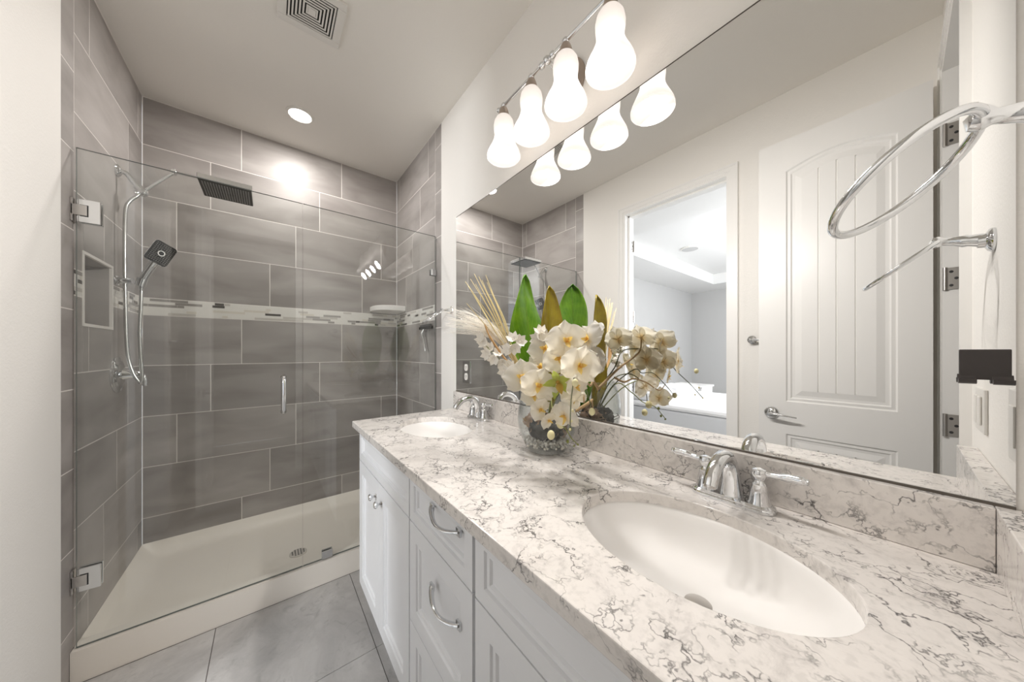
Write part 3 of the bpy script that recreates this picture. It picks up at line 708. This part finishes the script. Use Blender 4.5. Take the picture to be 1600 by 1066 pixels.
SINKS = [(.598, .235), (.598, 1.312)]; SA, SB = .153, .211
def worktop():
    bm = bmesh.new(); x0, x1, y0, y1 = XC, XR-.0005, YF+.0005, 1.655
    def loop(pts, z):
        vs_ = [bm.verts.new((a_, b_, z)) for a_, b_ in pts]; return vs_, [bm.edges.new((vs_[i], vs_[(i+1) % len(vs_)])) for i in range(len(vs_))]
    outl = [(x0, y0), (x1, y0), (x1, y1), (x0, y1)]; ell = [[(cx_+SA*math.cos(2*PI*i/72), cy_+SB*math.sin(2*PI*i/72)) for i in range(72)] for cx_, cy_ in SINKS]
    rings = []
    for z in (ZC, ZC-.03):
        es = []; rr = []
        for pts in [outl]+ell:
            v_, e_ = loop(pts, z); es += e_; rr.append(v_)
        bmesh.ops.triangle_fill(bm, use_beauty=True, use_dissolve=False, edges=es); rings.append(rr)
    for a_, b_ in zip(*rings):
        for i in range(len(a_)): bm.faces.new((a_[i], a_[(i+1) % len(a_)], b_[(i+1) % len(a_)], b_[i]))
    bmesh.ops.recalc_face_normals(bm, faces=bm.faces)
    me = bpy.data.meshes.new('worktop'); bm.to_mesh(me); bm.free(); me.materials.append(M_QUARTZ)
    o = bpy.data.objects.new('worktop', me); C.objects.link(o)
    kk = o.modifiers.new('bevel', 'BEVEL'); kk.width = .0025; kk.segments = 2; kk.limit_method = 'ANGLE'; kk.angle_limit = math.radians(50)
    return tag(o, 'long white quartz worktop with dark veins and two oval sink cutouts', 'countertop')
worktop()
tag(MB().box(.870, XR-.0005, YF+.031, 1.668, ZC+.0005, 1.0205).build('backsplash', M_QUARTZ, bevel=.0015), 'low veined quartz backsplash under the mirror', 'backsplash')
tag(MB().box(.385, XR-.0005, YF+.0005, YF+.0305, ZC+.0005, 1.0205).build('side_splash', M_QUARTZ, bevel=.0015), 'short veined quartz splash along the towel ring wall', 'backsplash')
def basin(label, cx_, cy_):
    t = thing('sink', label, 'sink', (cx_, cy_, ZC-.03), 'oval undermount sinks')
    prof = [(1.10, -.0305), (1.03, -.0305), (1.015, -.034), (.985, -.044), (.93, -.066), (.82, -.089), (.62, -.108), (.36, -.118), (.12, -.121)]
    mb = MB(); n_ = 72; vs_ = []
    for s_, z in prof: vs_ += [(cx_+SA*s_*math.cos(2*PI*i/n_), cy_+SB*s_*math.sin(2*PI*i/n_), ZC+z) for i in range(n_)]
    mb.add(vs_, [(i*n_+k_, i*n_+(k_+1) % n_, (i+1)*n_+(k_+1) % n_, (i+1)*n_+k_) for i in range(len(prof)-1) for k_ in range(n_)]+[tuple((len(prof)-1)*n_+k_ for k_ in range(n_))])
    mb.build('bowl', M_CERAMIC, t, smooth=60, solid=.008, offset=1)
    MB().lathe([(.031, 0), (.031, .003), (.026, .005), (.024, .002), (.022, .009), (.015, .012), (0, .0125)], (cx_+.006, cy_-.012, ZC-.1215), seg=32).build('drain', M_STEEL, t, smooth=40)
    return t
basin('oval white undermount sink in the foreground', *SINKS[0])
basin('oval white undermount sink at the shower end of the worktop', *SINKS[1])
def faucet(label, y):
    t = thing('faucet', label, 'faucet', (.826, y, ZC), 'centerset chrome faucets'); xb = .826; z0 = ZC+.0003
    def stad(a_, b_, n_=12):
        out = [(xb+a_*math.cos(w_), y+b_-a_+a_*math.sin(w_)) for w_ in [PI*i/n_ for i in range(n_+1)]]
        return out+[(xb+a_*math.cos(w_), y-b_+a_+a_*math.sin(w_)) for w_ in [PI+PI*i/n_ for i in range(n_+1)]]
    lv = [(.0275, .081, 0), (.0275, .081, .006), (.0255, .079, .0085), (.0255, .079, .0105), (.021, .0745, .014)]
    mb = MB(); L = [[(a_, b_, z0+h_) for a_, b_ in stad(p_, q_)] for p_, q_, h_ in lv]; N_ = len(L[0])
    mb.add([v_ for l_ in L for v_ in l_], [(i*N_+k_, i*N_+(k_+1) % N_, (i+1)*N_+(k_+1) % N_, (i+1)*N_+k_) for i in range(len(L)-1) for k_ in range(N_)]+[tuple(range(N_))[::-1], tuple((len(L)-1)*N_+k_ for k_ in range(N_))])
    mb.build('base_plate', M_CHROME, t, smooth=35)
    pts = [(xb+.002, y, z0+.012), (xb+.001, y, z0+.035), (xb-.002, y, z0+.062), (xb-.012, y, z0+.088), (xb-.034, y, z0+.106), (xb-.064, y, z0+.109), (xb-.094, y, z0+.100), (xb-.117, y, z0+.082), (xb-.127, y, z0+.066)]
    sp_ = spline(pts, 5); rr = [.0225, .0195, .0172, .0158, .0148, .0142, .0138, .0134, .013]
    rs = [rr[min(i//5, 7)]+(rr[min(i//5+1, 8)]-rr[min(i//5, 7)])*((i % 5)/5 if i < 40 else 1) for i in range(len(sp_))]
    so = MB().tube(sp_, rs, 18).build('spout', M_CHROME, t, smooth=50)
    MB().tube([(xb-.1265, y, z0+.067), (xb-.1285, y, z0+.063)], .0105, 14).build('aerator', M_STEEL, so)
    MB().lathe([(.004, 0), (.004, .03), (.0075, .036), (.0075, .042), (0, .046)], (xb+.020, y, z0+.030), seg=14).build('lift_rod', M_CHROME, t, smooth=40)
    for s_ in (-1, 1):
        yy = y+s_*.0515
        h_ = MB().lathe([(.0215, .010), (.0215, .014), (.0185, .020), (.0165, .036), (.0130, .052), (.0135, .055), (.0105, .058), (.0085, .063), (.0135, .071), (.0150, .078), (.0120, .086), (.0, .090)], (xb, yy, z0), seg=28).build('handle', M_CHROME, t, smooth=45)
        MB().tube(spline([(xb, yy+s_*.010, z0+.078), (xb, yy+s_*.026, z0+.079), (xb, yy+s_*.050, z0+.082), (xb-.002, yy+s_*.068, z0+.083), (xb-.003, yy+s_*.079, z0+.083)]), [.006]*5+[.0062]*3+[.0085]*9+[.0055]*2+[.0075, .003], 14).build('lever', M_CHROME, h_, smooth=60)
    return t
faucet('two-handled chrome faucet behind the foreground sink', .237)
faucet('two-handled chrome faucet behind the far sink, near the shower', 1.315)

# mirror and what is fixed to it
mr = MB().box(.886, XR-.0005, -.111, 1.660, 1.0225, 2.070)
mr.m = [1, 1, 1, 1, 1, 0]
mro = tag(mr.build('wall_mirror', [M_MIRROR, M_MIREDGE]), 'large frameless mirror covering the wall above the worktop', 'mirror')
MB().box(.8840, XR-.0005, -.111, 1.660, 1.0206, 1.0252).build('bottom_channel', M_MIREDGE, mro)
MB().box(.8848, XR-.0005, -.111, 1.660, 2.0695, 2.0712).build('top_edge', M_MIREDGE, mro)
ot = thing('mirror_outlet', 'white duplex outlet in a mirrored plate at the mirror far corner', 'outlet', (.886, 1.5335, 1.1425))
MB().box(.882, .8858, 1.492, 1.575, 1.080, 1.205).build('cover_plate', mat('mirrored_plate', (.62, .62, .61), .03, 1), ot, bevel=.0015)
for z in (1.1685, 1.1165):
    k = MB(); plate(k, Vector((.882, 1.5335, z)), Vector((0, 1, 0)), Vector((0, 0, 1)), Vector((-1, 0, 0)), [(rrect(.0165, .0195, .012), 0), (rrect(.0165, .0195, .012), .002)])
    r0 = k.build('receptacle', M_PLASTIC, ot)
    k = MB()
    for a_ in (-.006, .006): k.box(.8793, .87995, 1.5335+a_-.001, 1.5335+a_+.001, z-.002, z+.008)
    k.lathe([(.0025, 0), (.0025, .0007)], (.88, 1.5335, z-.008), (-1, 0, 0), 10); k.build('slot', M_DKRUB, r0)
ph = thing('phone_holder', 'small dark brown phone holder stuck on the mirror at the right end', 'phone holder', (.886, -.085, 1.21))
MB().box(.8820, .8858, -.1075, -.0620, 1.216, 1.264).build('back_plate', M_HOLD, ph, bevel=.0012)
for (a_, b_) in ((-.109, -.091), (-.077, -.0605)):
    k = MB(); prof = [(.8830, 1.219), (.8800, 1.2125), (.8735, 1.2095), (.8690, 1.2115), (.8690, 1.2175), (.8715, 1.2175), (.8745, 1.2140), (.8800, 1.2170), (.8830, 1.2240)]
    n_ = len(prof); k.add([(x, y, z) for y in (a_, b_) for x, z in prof], [tuple(range(n_)), tuple(range(n_, 2*n_))[::-1]]+[(i, (i+1) % n_, n_+(i+1) % n_, n_+i) for i in range(n_)])
    k.build('hook', M_HOLD, ph, smooth=50)

# vanity light
VX, VZ = .765, 2.283; LY = [.512, .680, .849, 1.019]
vl = thing('vanity_light', 'four-lamp chrome bar light with frosted glass shades above the mirror', 'wall light', (XR, .766, 2.27))
MB().lathe([(.068, 0), (.068, .006), (.055, .014), (.03, .018), (.012, .022)], (XR, .766, 2.268), (-1, 0, 0), 40, sx=1.25).build('backplate', M_NICKEL, vl, smooth=40)
k = MB(); k.tube([(XR-.015, .766, 2.27), (VX, .766, VZ)], .008, 14); k.ball((VX, .766, VZ), .0145); k.build('arm', M_CHROME, vl, smooth=50)
k = MB(); k.tube([(VX, LY[0]-.03, VZ), (VX, LY[3]+.03, VZ)], .0062, 14)
for y in (LY[0]-.033, LY[3]+.033): k.ball((VX, y, VZ), .0105)
for y in LY+[.74, .792]: k.lathe([(.0062, -.011), (.0105, -.006), (.0115, 0), (.0105, .006), (.0062, .011)], (VX, y, VZ), (0, 1, 0), 16, cap=False)
k.build('bar', M_CHROME, vl, smooth=50)
SHP = [(.019, .0), (.030, -.006), (.0385, -.020), (.0420, -.038), (.0410, -.056), (.0385, -.072), (.0385, -.086), (.043, -.102), (.051, -.120), (.060, -.138), (.0660, -.152), (.0675, -.160), (.0690, -.163), (.0690, -.169), (.0675, -.172)]
for y in LY:
    cp = MB().lathe([(.008, .0), (.014, -.006), (.019, -.018), (.0235, -.034), (.024, -.042)], (VX, y, VZ-.006), seg=24).build('socket_cup', M_NICKEL, vl, smooth=50)
    sdd = MB().lathe(SHP, (VX, y, VZ-.046), seg=40, cap=False).build('glass_shade', M_SHADE, vl, smooth=60)
    MB().ball((VX, y, VZ-.125), .024).build('bulb', M_BULB, vl, smooth=80)
    lamp('vanity_lamp', 'AREA', (VX-.004, y, VZ-.252), 2.2, WARM, .07, direction=(-1.35, 0, -1)).data.shape = 'DISK'; lamp('vanity_bulb_glow', 'POINT', (VX, y, VZ-.160), .20, WARM, .02)

# towel rings
def towel_ring(label, loop, tip, base, nrm, wall_dir):
    t = thing('towel_ring', label, 'towel ring', base, 'chrome towel rings'); base = Vector(base); wd = Vector(wall_dir)
    MB().lathe([(.024, 0), (.0245, .004), (.021, .008), (.0145, .011), (.013, .020)], base, wd, 28).build('wall_flange', M_CHROME, t, smooth=40)
    ax = (Vector(loop)-base)
    L_ = ax.length
    MB().lathe([(.013, .008), (.0135, .018), (.0115, .030), (.013, .036), (.0095, .048), (.0075, L_-.008), (.0105, L_-.004), (.0125, L_), (.0105, L_+.007), (0, L_+.012)], base, ax.normalized(), 24).build('post', M_CHROME, t, smooth=45)
    c_ = (Vector(loop)+Vector(tip))/2; a_ = (Vector(tip)-Vector(loop))/2; b_ = Vector(nrm).cross(a_).normalized()*a_.length
    MB().tube([c_+a_*math.cos(2*PI*i/64)+b_*math.sin(2*PI*i/64) for i in range(64)], .0052, 12, closed=True).build('ring', M_CHROME, t, smooth=60)
towel_ring('chrome towel ring on the side wall, at the right edge', (.590, -.055, 1.507), (.583, .053, 1.419), (.600, YF, 1.492), (-.128, -.647, -.75), (0, 1, 0))
towel_ring('small chrome towel ring between the mirror and the shower tiles', (XR-.068, 1.722, 1.512), (.70, 1.715, 1.425), (XR, 1.724, 1.516), (-.55, .10, .80), (-1, 0, 0))
# towel bar behind the open door (seen in the mirror)
tb = thing('towel_bar', 'chrome towel bar behind the open door, seen in the mirror', 'towel bar', (XL, .35, 1.333))
for y in (.565, .02): MB().lathe([(.025, 0), (.0245, .005), (.014, .012), (.010, .03), (.013, .05), (0, .062)], (XL, y, 1.333), (1, 0, 0), 24).build('post', M_CHROME, tb, smooth=40)
MB().tube([(XL+.045, .565, 1.333), (XL+.045, .02, 1.333)], .008, 12).build('bar', M_CHROME, tb, smooth=50)
# switch plates on the front wall (seen in the mirror)
sw = thing('light_switch_plate', 'white switch plate above the side splash, seen in the mirror', 'switch plate', (.47, YF, 1.125))
MB().box(.41, .53, YF+.0003, YF+.006, 1.075, 1.175).build('cover_plate', M_PLASTIC, sw, bevel=.002)
for x in (.447, .493): MB().box(x-.016, x+.016, YF+.0062, YF+.010, 1.092, 1.158).build('rocker', M_PLASTIC, sw, bevel=.002)
so_ = thing('outlet_plate', 'white outlet plate below the phone holder, seen in the mirror', 'outlet', (.815, YF, 1.14))
MB().box(.775, .857, YF+.0003, YF+.006, 1.078, 1.198).build('cover_plate', M_PLASTIC, so_, bevel=.002)
MB().box(.799, .833, YF+.0062, YF+.009, 1.104, 1.172).build('receptacle', M_PLASTIC, so_, bevel=.002)

# ------------------------------------------------------------------ vase and flowers
VC = Vector((.752, .755, ZC+.0005))
vz = thing('glass_vase', 'round clear glass vase holding the artificial flowers', 'vase', VC)
prof = [(.0, .008), (.05, .008), (.060, .010), (.078, .030), (.093, .065), (.0985, .105), (.096, .145), (.087, .185), (.078, .212), (.075, .222),
        (.0735, .2215), (.0765, .211), (.0855, .1845), (.0945, .1445), (.0965, .105), (.091, .066), (.076, .0335), (.062, .018), (.0, .016)]
outer = [(.0, .0), (.058, .0), (.0665, .004)]+[(r+.002, z) for r, z in prof[3:10]]
MB().lathe(outer+prof[10:], VC, seg=56, cap=False).build('bowl', M_VASE, vz, smooth=70)
rnd = random.Random(5); k = MB()
for i in range(340):
    a_ = rnd.random()*2*PI; r_ = .077*math.sqrt(rnd.random()); k.ball(VC+Vector((r_*math.cos(a_), r_*math.sin(a_), .021+rnd.random()*.022)), .0032+.0022*rnd.random(), 6)
tag(k.build('pebbles', M_PEB, smooth=80), 'small white pebbles in the bottom of the glass vase', 'pebbles', kind='stuff')
k = MB()
def lump(c, R, n, mi, amp):
    ph_ = [rnd.random()*6 for _ in range(6)]
    def fn(u, v):
        th, fi = PI*u, 2*PI*v; d_ = Vector((math.sin(th)*math.cos(fi), math.sin(th)*math.sin(fi), .72*math.cos(th)))
        w_ = 1+amp*(math.sin(7*d_.x+ph_[0])*math.sin(8*d_.y+ph_[1])+.6*math.sin(17*d_.x+13*d_.z+ph_[2])*math.sin(15*d_.y+ph_[3])+.35*math.sin(31*d_.y+29*d_.z+ph_[4]))
        return c+d_*R*w_
    k.grid(n, 2*n, fn, mi)
lump(VC+Vector((-.018, .022, .096)), .046, 26, 0, .16); lump(VC+Vector((.025, -.012, .078)), .046, 22, 0, .2); lump(VC+Vector((-.008, -.008, .080)), .058, 24, 1, .14)
for i in range(26):
    a_ = rnd.random()*2*PI; r_ = .045+.03*rnd.random(); p_ = VC+Vector((r_*math.cos(a_), r_*math.sin(a_), .045+.04*rnd.random()))
    k.tube(spline([p_, p_+Vector((rnd.uniform(-.02, .02), rnd.uniform(-.02, .02), .012)), p_+Vector((rnd.uniform(-.025, .025), rnd.uniform(-.025, .025), .03))]), .0016, 5, mi=rnd.choice([0, 1, 2]))
tag(k.build('moss', [M_MOSS, M_SOIL, M_WOOD], smooth=80), 'brown moss and dark roots packed inside the glass vase', 'moss', kind='stuff')

def petal(mb, ang, L, W, cup, tip=.55, mi=0, nu=8, nv=6, droop=0, zoff=0):
    """one petal growing from the centre in the xy plane, facing +z"""
    ca, sa = math.cos(ang), math.sin(ang)
    def fn(u, v):
        w_ = W*(math.sin(PI*min(1, u**tip*.975+.012)))**.5*(v-.5); l_ = L*u-.10*L*u*u*abs(2*v-1)**2
        z_ = cup*L*(u*u)-droop*L*u*u-.55*abs(v-.5)**2*W*.6+zoff+.045*L*u*math.sin(11*v+5*u+3*ang)
        return (l_*ca-w_*sa, l_*sa+w_*ca, z_)
    mb.grid(nu, nv, fn, mi)
def orient(o, pos, facing, roll=0, parent=None, scale=1):
    q_ = Vector(facing).normalized().to_track_quat('Z', 'Y') @ Quaternion((0, 0, 1), roll)
    o.rotation_mode = 'QUATERNION'; o.rotation_quaternion = q_; o.scale = (scale,)*3
    o.location = pos
    if parent: put(o, parent)
def orchid_meshes():
    a_ = MB()
    for t_ in (PI/2, PI*1.18, PI*1.82): petal(a_, t_, .053, .048, .06, .85, nu=10, nv=8)
    for t_ in (.12, PI-.12): petal(a_, t_, .056, .078, .12, .72, zoff=.003, nu=10, nv=10)
    l_ = MB()
    for t_, L_, W_ in ((-PI/2, .020, .013), (.5, .013, .011), (PI-.5, .013, .011)): petal(l_, t_, L_, W_, .9, .7, zoff=.004)
    l_.ball((0, .003, .006), .0045, 8)
    return a_, l_
oa, ol = orchid_meshes()
proto_p = oa.build('blossom', M_PETAL, smooth=80); proto_l = ol.build('lip', M_LIP, smooth=80)
me_p, me_l = proto_p.data, proto_l.data
bpy.data.objects.remove(proto_p); bpy.data.objects.remove(proto_l)
def blossom(parent, pos, facing, roll=0, scale=1, mp=None, ml=None):
    o = bpy.data.objects.new('blossom', mp or me_p); C.objects.link(o); orient(o, Vector(pos), facing, roll, None, scale)
    o.parent = parent; o.matrix_parent_inverse = Matrix.Translation(-origin(parent))
    l_ = bpy.data.objects.new('lip', ml or me_l); C.objects.link(l_); l_.parent = o
    return o
def stem(parent, pts, r, m=M_STEM, name='stem', n=6):
    P_ = spline(pts, n); return MB().tube(P_, [r*(1-.5*i/len(P_)) for i in range(len(P_))], 8).build(name, m, parent, smooth=60)
def bud(parent, pos, r, m=M_BUD, axis=(0, 0, 1)):
    MB().ball(pos, r, 9, sz=1.25, axis=axis).build('bud', m, parent, smooth=80)
CAMV = Vector((0, 0, 1.261))
def at(px, py, d):                                                  # a point d metres ahead of the camera
    s_, c_ = math.sin(math.radians(38.42)), math.cos(math.radians(38.42)); u_, v_ = (px-800)/478.4, (549.1-py)/478.4
    return Vector(((s_+u_*c_)*d, (c_-u_*s_)*d, 1.261+v_*d))
def toward(p, mixv, k=.5): return (CAMV-Vector(p)).normalized()*(1-k)+Vector(mixv)*k
BASE = VC+Vector((0, 0, .075))
def atv(px, py, d):                                                 # the same for a point known from its mirror image
    p = at(px, py, d); p.x = 2*.886-p.x; return p

# leaves
def leaf(name, label, base, tip, W, face, fold, bow, m, curl=.02, twist=0):
    base, tip = Vector(base), Vector(tip); ax = tip-base; L = ax.length; ax.normalize(); fc_ = Vector(face); fc_ = (fc_-ax*fc_.dot(ax)).normalized(); sd_ = ax.cross(fc_)
    nu, nv = 26, 12; mb = MB(); uv = []
    def fn(u, v):
        w_ = W*(max(0, math.sin(PI*(.10+.90*u)**1.12 if u < 1 else PI)))**.62*(1-.25*(1-u)**2)
        if u < .18: w_ *= .25+.75*(u/.18)
        s_ = (v-.5)
        h_ = abs(s_)*w_*fold+bow*math.sin(PI*u)*L+curl*max(0, u-.8)**2*25*L*.2+.09*math.sin(9*u+4*v)*abs(s_)*2*W
        q_ = Quaternion(ax, twist*(u-.5)); side_ = q_ @ sd_; f2 = q_ @ fc_
        return base+ax*(L*u)+side_*(s_*w_)+f2*h_
    mb.grid(nu, nv, fn); o = mb.build(name, m, smooth=80, solid=.0008)
    ul = o.data.uv_layers.new(name='uv')
    def uvs(i): return ((i % (nv+1))/nv, (i//(nv+1))/nu)
    co = {}
    for i, v in enumerate(mb.v): co[tuple(round(c, 5) for c in v)] = uvs(i)
    for lp in o.data.loops:
        c = tuple(round(x, 5) for x in o.data.vertices[lp.vertex_index].co); ul.data[lp.index].uv = co.get(c, (.5, .5))
    rib = [Vector(fn(i/16, .5))+fc_*.0006 for i in range(16)]
    MB().tube(rib, [.0022*(1-.8*i/16) for i in range(16)], 8, flat=.6).build('midrib', M_GSTEM, o, smooth=60)
    return tag(o, label, 'leaf', 'large leaves in the vase')
leaf('magnolia_leaf', 'bright green broad leaf rising highest from the glass vase', (.765, .79, 1.03), (.751, .877, 1.548), .190, (.02, -1, .05), .08, -.025, M_LEAF, .05, .30)
leaf('magnolia_leaf', 'olive brown leaf right of the bright green leaf in the vase', (.76, .75, 1.03), (.754, .746, 1.486), .118, (-.15, -1, 0), .42, .01, M_LEAFO, .0, -.25)

# white orchid sprays
t = thing('orchid_spray', 'white orchid spray arching right over the vase, with the highest blooms', 'orchid', BASE, 'orchid sprays in the vase')
A, B_, H_, C_ = at(886, 533, .84), at(906, 572, .77), at(852, 545, .90), at(874, 560, .85)
stem(t, [BASE, at(858, 620, 1.04), atv(960, 575, 1.06), atv(972, 549, 1.09), atv(1000, 545, 1.10), atv(1030, 546, 1.11), atv(1043, 560, 1.12), atv(1055, 578, 1.125), atv(1078, 600, 1.13), atv(1098, 622, 1.13)], .0024)
for p, k_, r_, s_ in ((A, (.1, -.2, .25), .1, 1.12), (B_, (.35, -.3, -.1), -.25, 1.02), (H_, (-.9, .1, .3), .3, 1.0), (C_, (-.7, -.2, -.35), .6, .95)):
    blossom(t, p, toward(p, k_, .45), r_, s_)
for p, f_, s_ in ((atv(966, 530, 1.07), (-.8, .3, .3), .92), (atv(1002, 527, 1.08), (-.8, .1, .5), .95), (atv(1035, 535, 1.09), (-.9, .1, .3), .95), (atv(1010, 562, 1.08), (-.9, 0, .1), 1.0), (atv(1038, 566, 1.10), (-.9, -.2, .0), .95)): blossom(t, p, f_, random.random(), s_)
for p, r_ in ((atv(1088, 580, 1.12), .0075), (atv(1092, 606, 1.125), .003), (atv(1086, 617, 1.128), .0026), (atv(1098, 622, 1.13), .0025)): bud(t, p, r_)
t = thing('orchid_spray', 'white orchid spray spilling over the left front of the vase', 'orchid', BASE, 'orchid sprays in the vase')
stem(t, [BASE, at(846, 610, 1.0), at(838, 596, .93), at(842, 612, .88), at(846, 640, .86), at(862, 664, .86)], .0026)
for p, k_, r_, s_ in ((at(816, 590, .90), (-.75, -.1, .25), .15, 1.08), (at(842, 603, .85), (-.25, -.35, -.1), -.3, 1.0), (at(834, 618, .88), (-.45, -.3, -.45), .4, .72), (at(844, 574, .93), (-.3, -.2, .5), .8, .88)):
    blossom(t, p, toward(p, k_, .45), r_, s_)
for p, k_, s_ in ((at(844, 640, .84), (.1, -.5, -.3), .62), (at(857, 657, .84), (.3, -.4, -.5), .50)): blossom(t, p, toward(p, k_, .6), 1.2, s_)
t = thing('orchid_spray', 'budding orchid stem drooping in front of the glass vase', 'orchid', BASE, 'orchid sprays in the vase')
stem(t, [BASE, at(862, 612, .98), at(862, 632, .92), at(868, 655, .88), at(882, 668, .84), at(893, 685, .82), at(903, 695, .81)], .0022, M_GSTEM)
for p, r_ in ((at(876, 662, .86), .0120), (at(861, 680, .87), .0110)): bud(t, p, r_)
for p, r_ in ((at(891, 671, .83), .0045), (at(887, 690, .82), .004), (at(903, 695, .81), .0025), (at(897, 697, .81), .0022)): bud(t, p, r_, M_GSTEM)
t = thing('orchid_spray', 'orchid stem with one small white bloom, at the right front of the vase', 'orchid', BASE, 'orchid sprays in the vase')
stem(t, [BASE, at(872, 618, 1.0), atv(990, 578, 1.08), atv(1003, 583, 1.10), atv(1020, 583, 1.10), atv(1038, 600, 1.09), atv(1052, 616, 1.08)], .0022)
P_ = at(901, 604, .80); blossom(t, P_, toward(P_, (.3, -.5, -.3), .5), .4, .60)
for p, f_, s_ in ((atv(1008, 604, 1.13), (-.8, -.1, -.3), .9), (atv(1030, 622, 1.15), (-.9, -.1, -.3), .85), (atv(1025, 588, 1.13), (-.8, -.3, -.1), .92)): blossom(t, p, f_, random.random()*2, s_)
for p, r_ in ((atv(1054, 618, 1.08), .008), (atv(1045, 622, 1.08), .0045)): bud(t, p, r_)
# green cymbidium
ga = MB(); gl_ = MB()
for k_ in range(5): petal(ga, PI/2+k_*2*PI/5, .040, .020, .45, .7)
petal(gl_, -PI/2, .024, .018, .7, .8, zoff=.006); gl_.ball((0, .004, .008), .005, 8)
t = thing('cymbidium', 'lime green orchid bloom with a rust red lip in the vase', 'orchid', BASE)
p = at(872, 598, .84); stem(t, [BASE, at(868, 622, .96), at(870, 606, .88), p], .0024, M_GSTEM)
o = ga.build('blossom', M_CYMB, smooth=80); orient(o, p, toward(p, (-.2, -.3, -.45), .5), .35, t, 1.08); l_ = gl_.build('lip', M_CYLIP, smooth=80); l_.parent = o
# small white star flowers on the left
sm_ = MB()
for k_ in range(6): petal(sm_, k_*PI/3, .020, .0185, .85, .9, nu=6, nv=5)
sm_.ball((0, 0, .002), .003, 7)
so2 = sm_.build('blossom', M_SMALL, smooth=80); me_s = so2.data; bpy.data.objects.remove(so2)
def small_spray(label, pts, spots, s_):
    t = thing('hyacinth_sprig', label, 'flower', BASE, 'white sprigs in the vase'); stem(t, pts, .0020, M_GSTEM)
    for (px, py, d, f_) in spots:
        o = bpy.data.objects.new('blossom', me_s); C.objects.link(o); p = at(px, py, d); orient(o, p, toward(p, f_, .6), px*.7, None, s_)
        o.parent = t; o.matrix_parent_inverse = Matrix.Translation(-origin(t))
small_spray('white star-flowered sprig at the far left of the bouquet', [BASE, at(830, 612, 1.04), at(800, 578, 1.0), at(775, 556, .98), at(760, 541, .98)],
            [(757, 537, .98, (-.9, 0, .4)), (766, 545, .98, (-.6, 0, .5)), (762, 553, .97, (-.9, -.1, -.2)), (772, 560, .97, (-.6, -.2, -.5)), (780, 553, .98, (-.2, 0, .6)), (785, 566, .98, (-.3, -.3, -.5)), (753, 530, .99, (-.9, .2, .5))], 1.0)
small_spray('white star-flowered sprig in front of the broad green leaf', [BASE, at(838, 615, 1.04), at(820, 580, 1.0), at(808, 548, .97), at(804, 532, .97)],
            [(802, 530, .96, (-.3, 0, .6)), (812, 534, .96, (.2, -.1, .2)), (804, 543, .95, (-.1, -.3, -.4)), (795, 546, .96, (-.8, 0, 0)), (789, 580, .96, (-.8, -.1, .1)), (797, 574, .97, (-.4, 0, .5)), (845, 520, .93, (-.2, 0, .8)), (840, 530, .93, (-.8, 0, .2)), (848, 528, .92, (-.1, -.2, .5))], 1.05)
# dried husk and driftwood
tag(MB().tube(spline([at(842, 612, 1.02), at(806, 578, 1.0), at(790, 562, .99), at(776, 543, .985), at(764, 524, .98), at(757, 506, .98)]), [.003]*6+[.0055]*6+[.008]*6+[.0085]*6+[.006]*6+[.0015], 8, flat=.45).build('dried_husk', M_BARK, smooth=50),
    'tan dried husk leaning left beside the straw stalks', 'husk')
dwd = MB(); dwd.tube(spline([BASE, atv(925, 622, 1.06), atv(950, 592, 1.07), atv(970, 573, 1.08), atv(992, 557, 1.09), atv(1001, 545, 1.09), atv(1002, 522, 1.08)]), [.0062-.0045*i/36 for i in range(37)], 10)
dwd.tube(spline([atv(960, 590, 1.07), atv(975, 597, 1.08), atv(990, 592, 1.09), atv(1010, 598, 1.10), atv(1030, 610, 1.10), atv(1040, 600, 1.10)]), [.0042-.003*i/30 for i in range(31)], 8)
dwd.tube(spline([atv(1001, 535, 1.09), atv(1006, 528, 1.09), atv(1009, 526, 1.09)]), .0013, 6)
tag(dwd.build('driftwood_twig', M_WOOD, smooth=60), 'pale curly twig reaching out between the orchids, clearest in the mirror', 'twig')
rnd = random.Random(11)
for (px, py, d, mx, my) in ((735, 436, .97, 774, 500), (743, 444, .97, 776, 506), (756, 446, .98, 783, 503), (741, 428, .98, 775, 496), (727, 440, .97, 772, 505), (731, 446, .95, 770, 512), (748, 432, .99, 778, 495), (753, 438, .97, 780, 500), (759, 430, 1.0, 785, 498), (761, 441, .98, 788, 505), (738, 455, .96, 772, 515), (767, 452, 1.0, 792, 510), (729, 474, .96, 768, 520)):
    P_ = spline([at(836+rnd.random()*10, 615, 1.04), at(808+rnd.random()*6, 575, 1.02), at(mx, my, (d+1.02)/2), at(px, py, d)], 8); n_ = len(P_)
    r_ = [.0008+.0010*math.exp(-((i/n_-.68)/.16)**2) if i < n_*.97 else .0005 for i in range(n_)]
    tag(MB().tube(P_, r_, 6).build('straw_stalk', M_STRAW, smooth=60), 'straw yellow dried stalk fanning up left from the vase', 'dried stalk', 'straw stalks in the vase')
k = MB()
for i in range(170):
    ex, ey = 692+rnd.random()*45, 478+rnd.random()*42; d_ = .98+rnd.random()*.06
    P_ = spline([at(826, 606, 1.04), at(797+rnd.random()*6, 552+rnd.random()*8, 1.02), at(762+rnd.random()*8, 505+(ey-478)*.55, d_), at(ex, ey, d_)], 5)
    k.tube(P_, [0.0008*(1-.75*j/len(P_)) for j in range(len(P_))], 4)
tag(k.build('feather_grass', M_FEATHER, smooth=80), 'fine bleached feather grass sweeping left past the mirror edge', 'grass', kind='stuff')
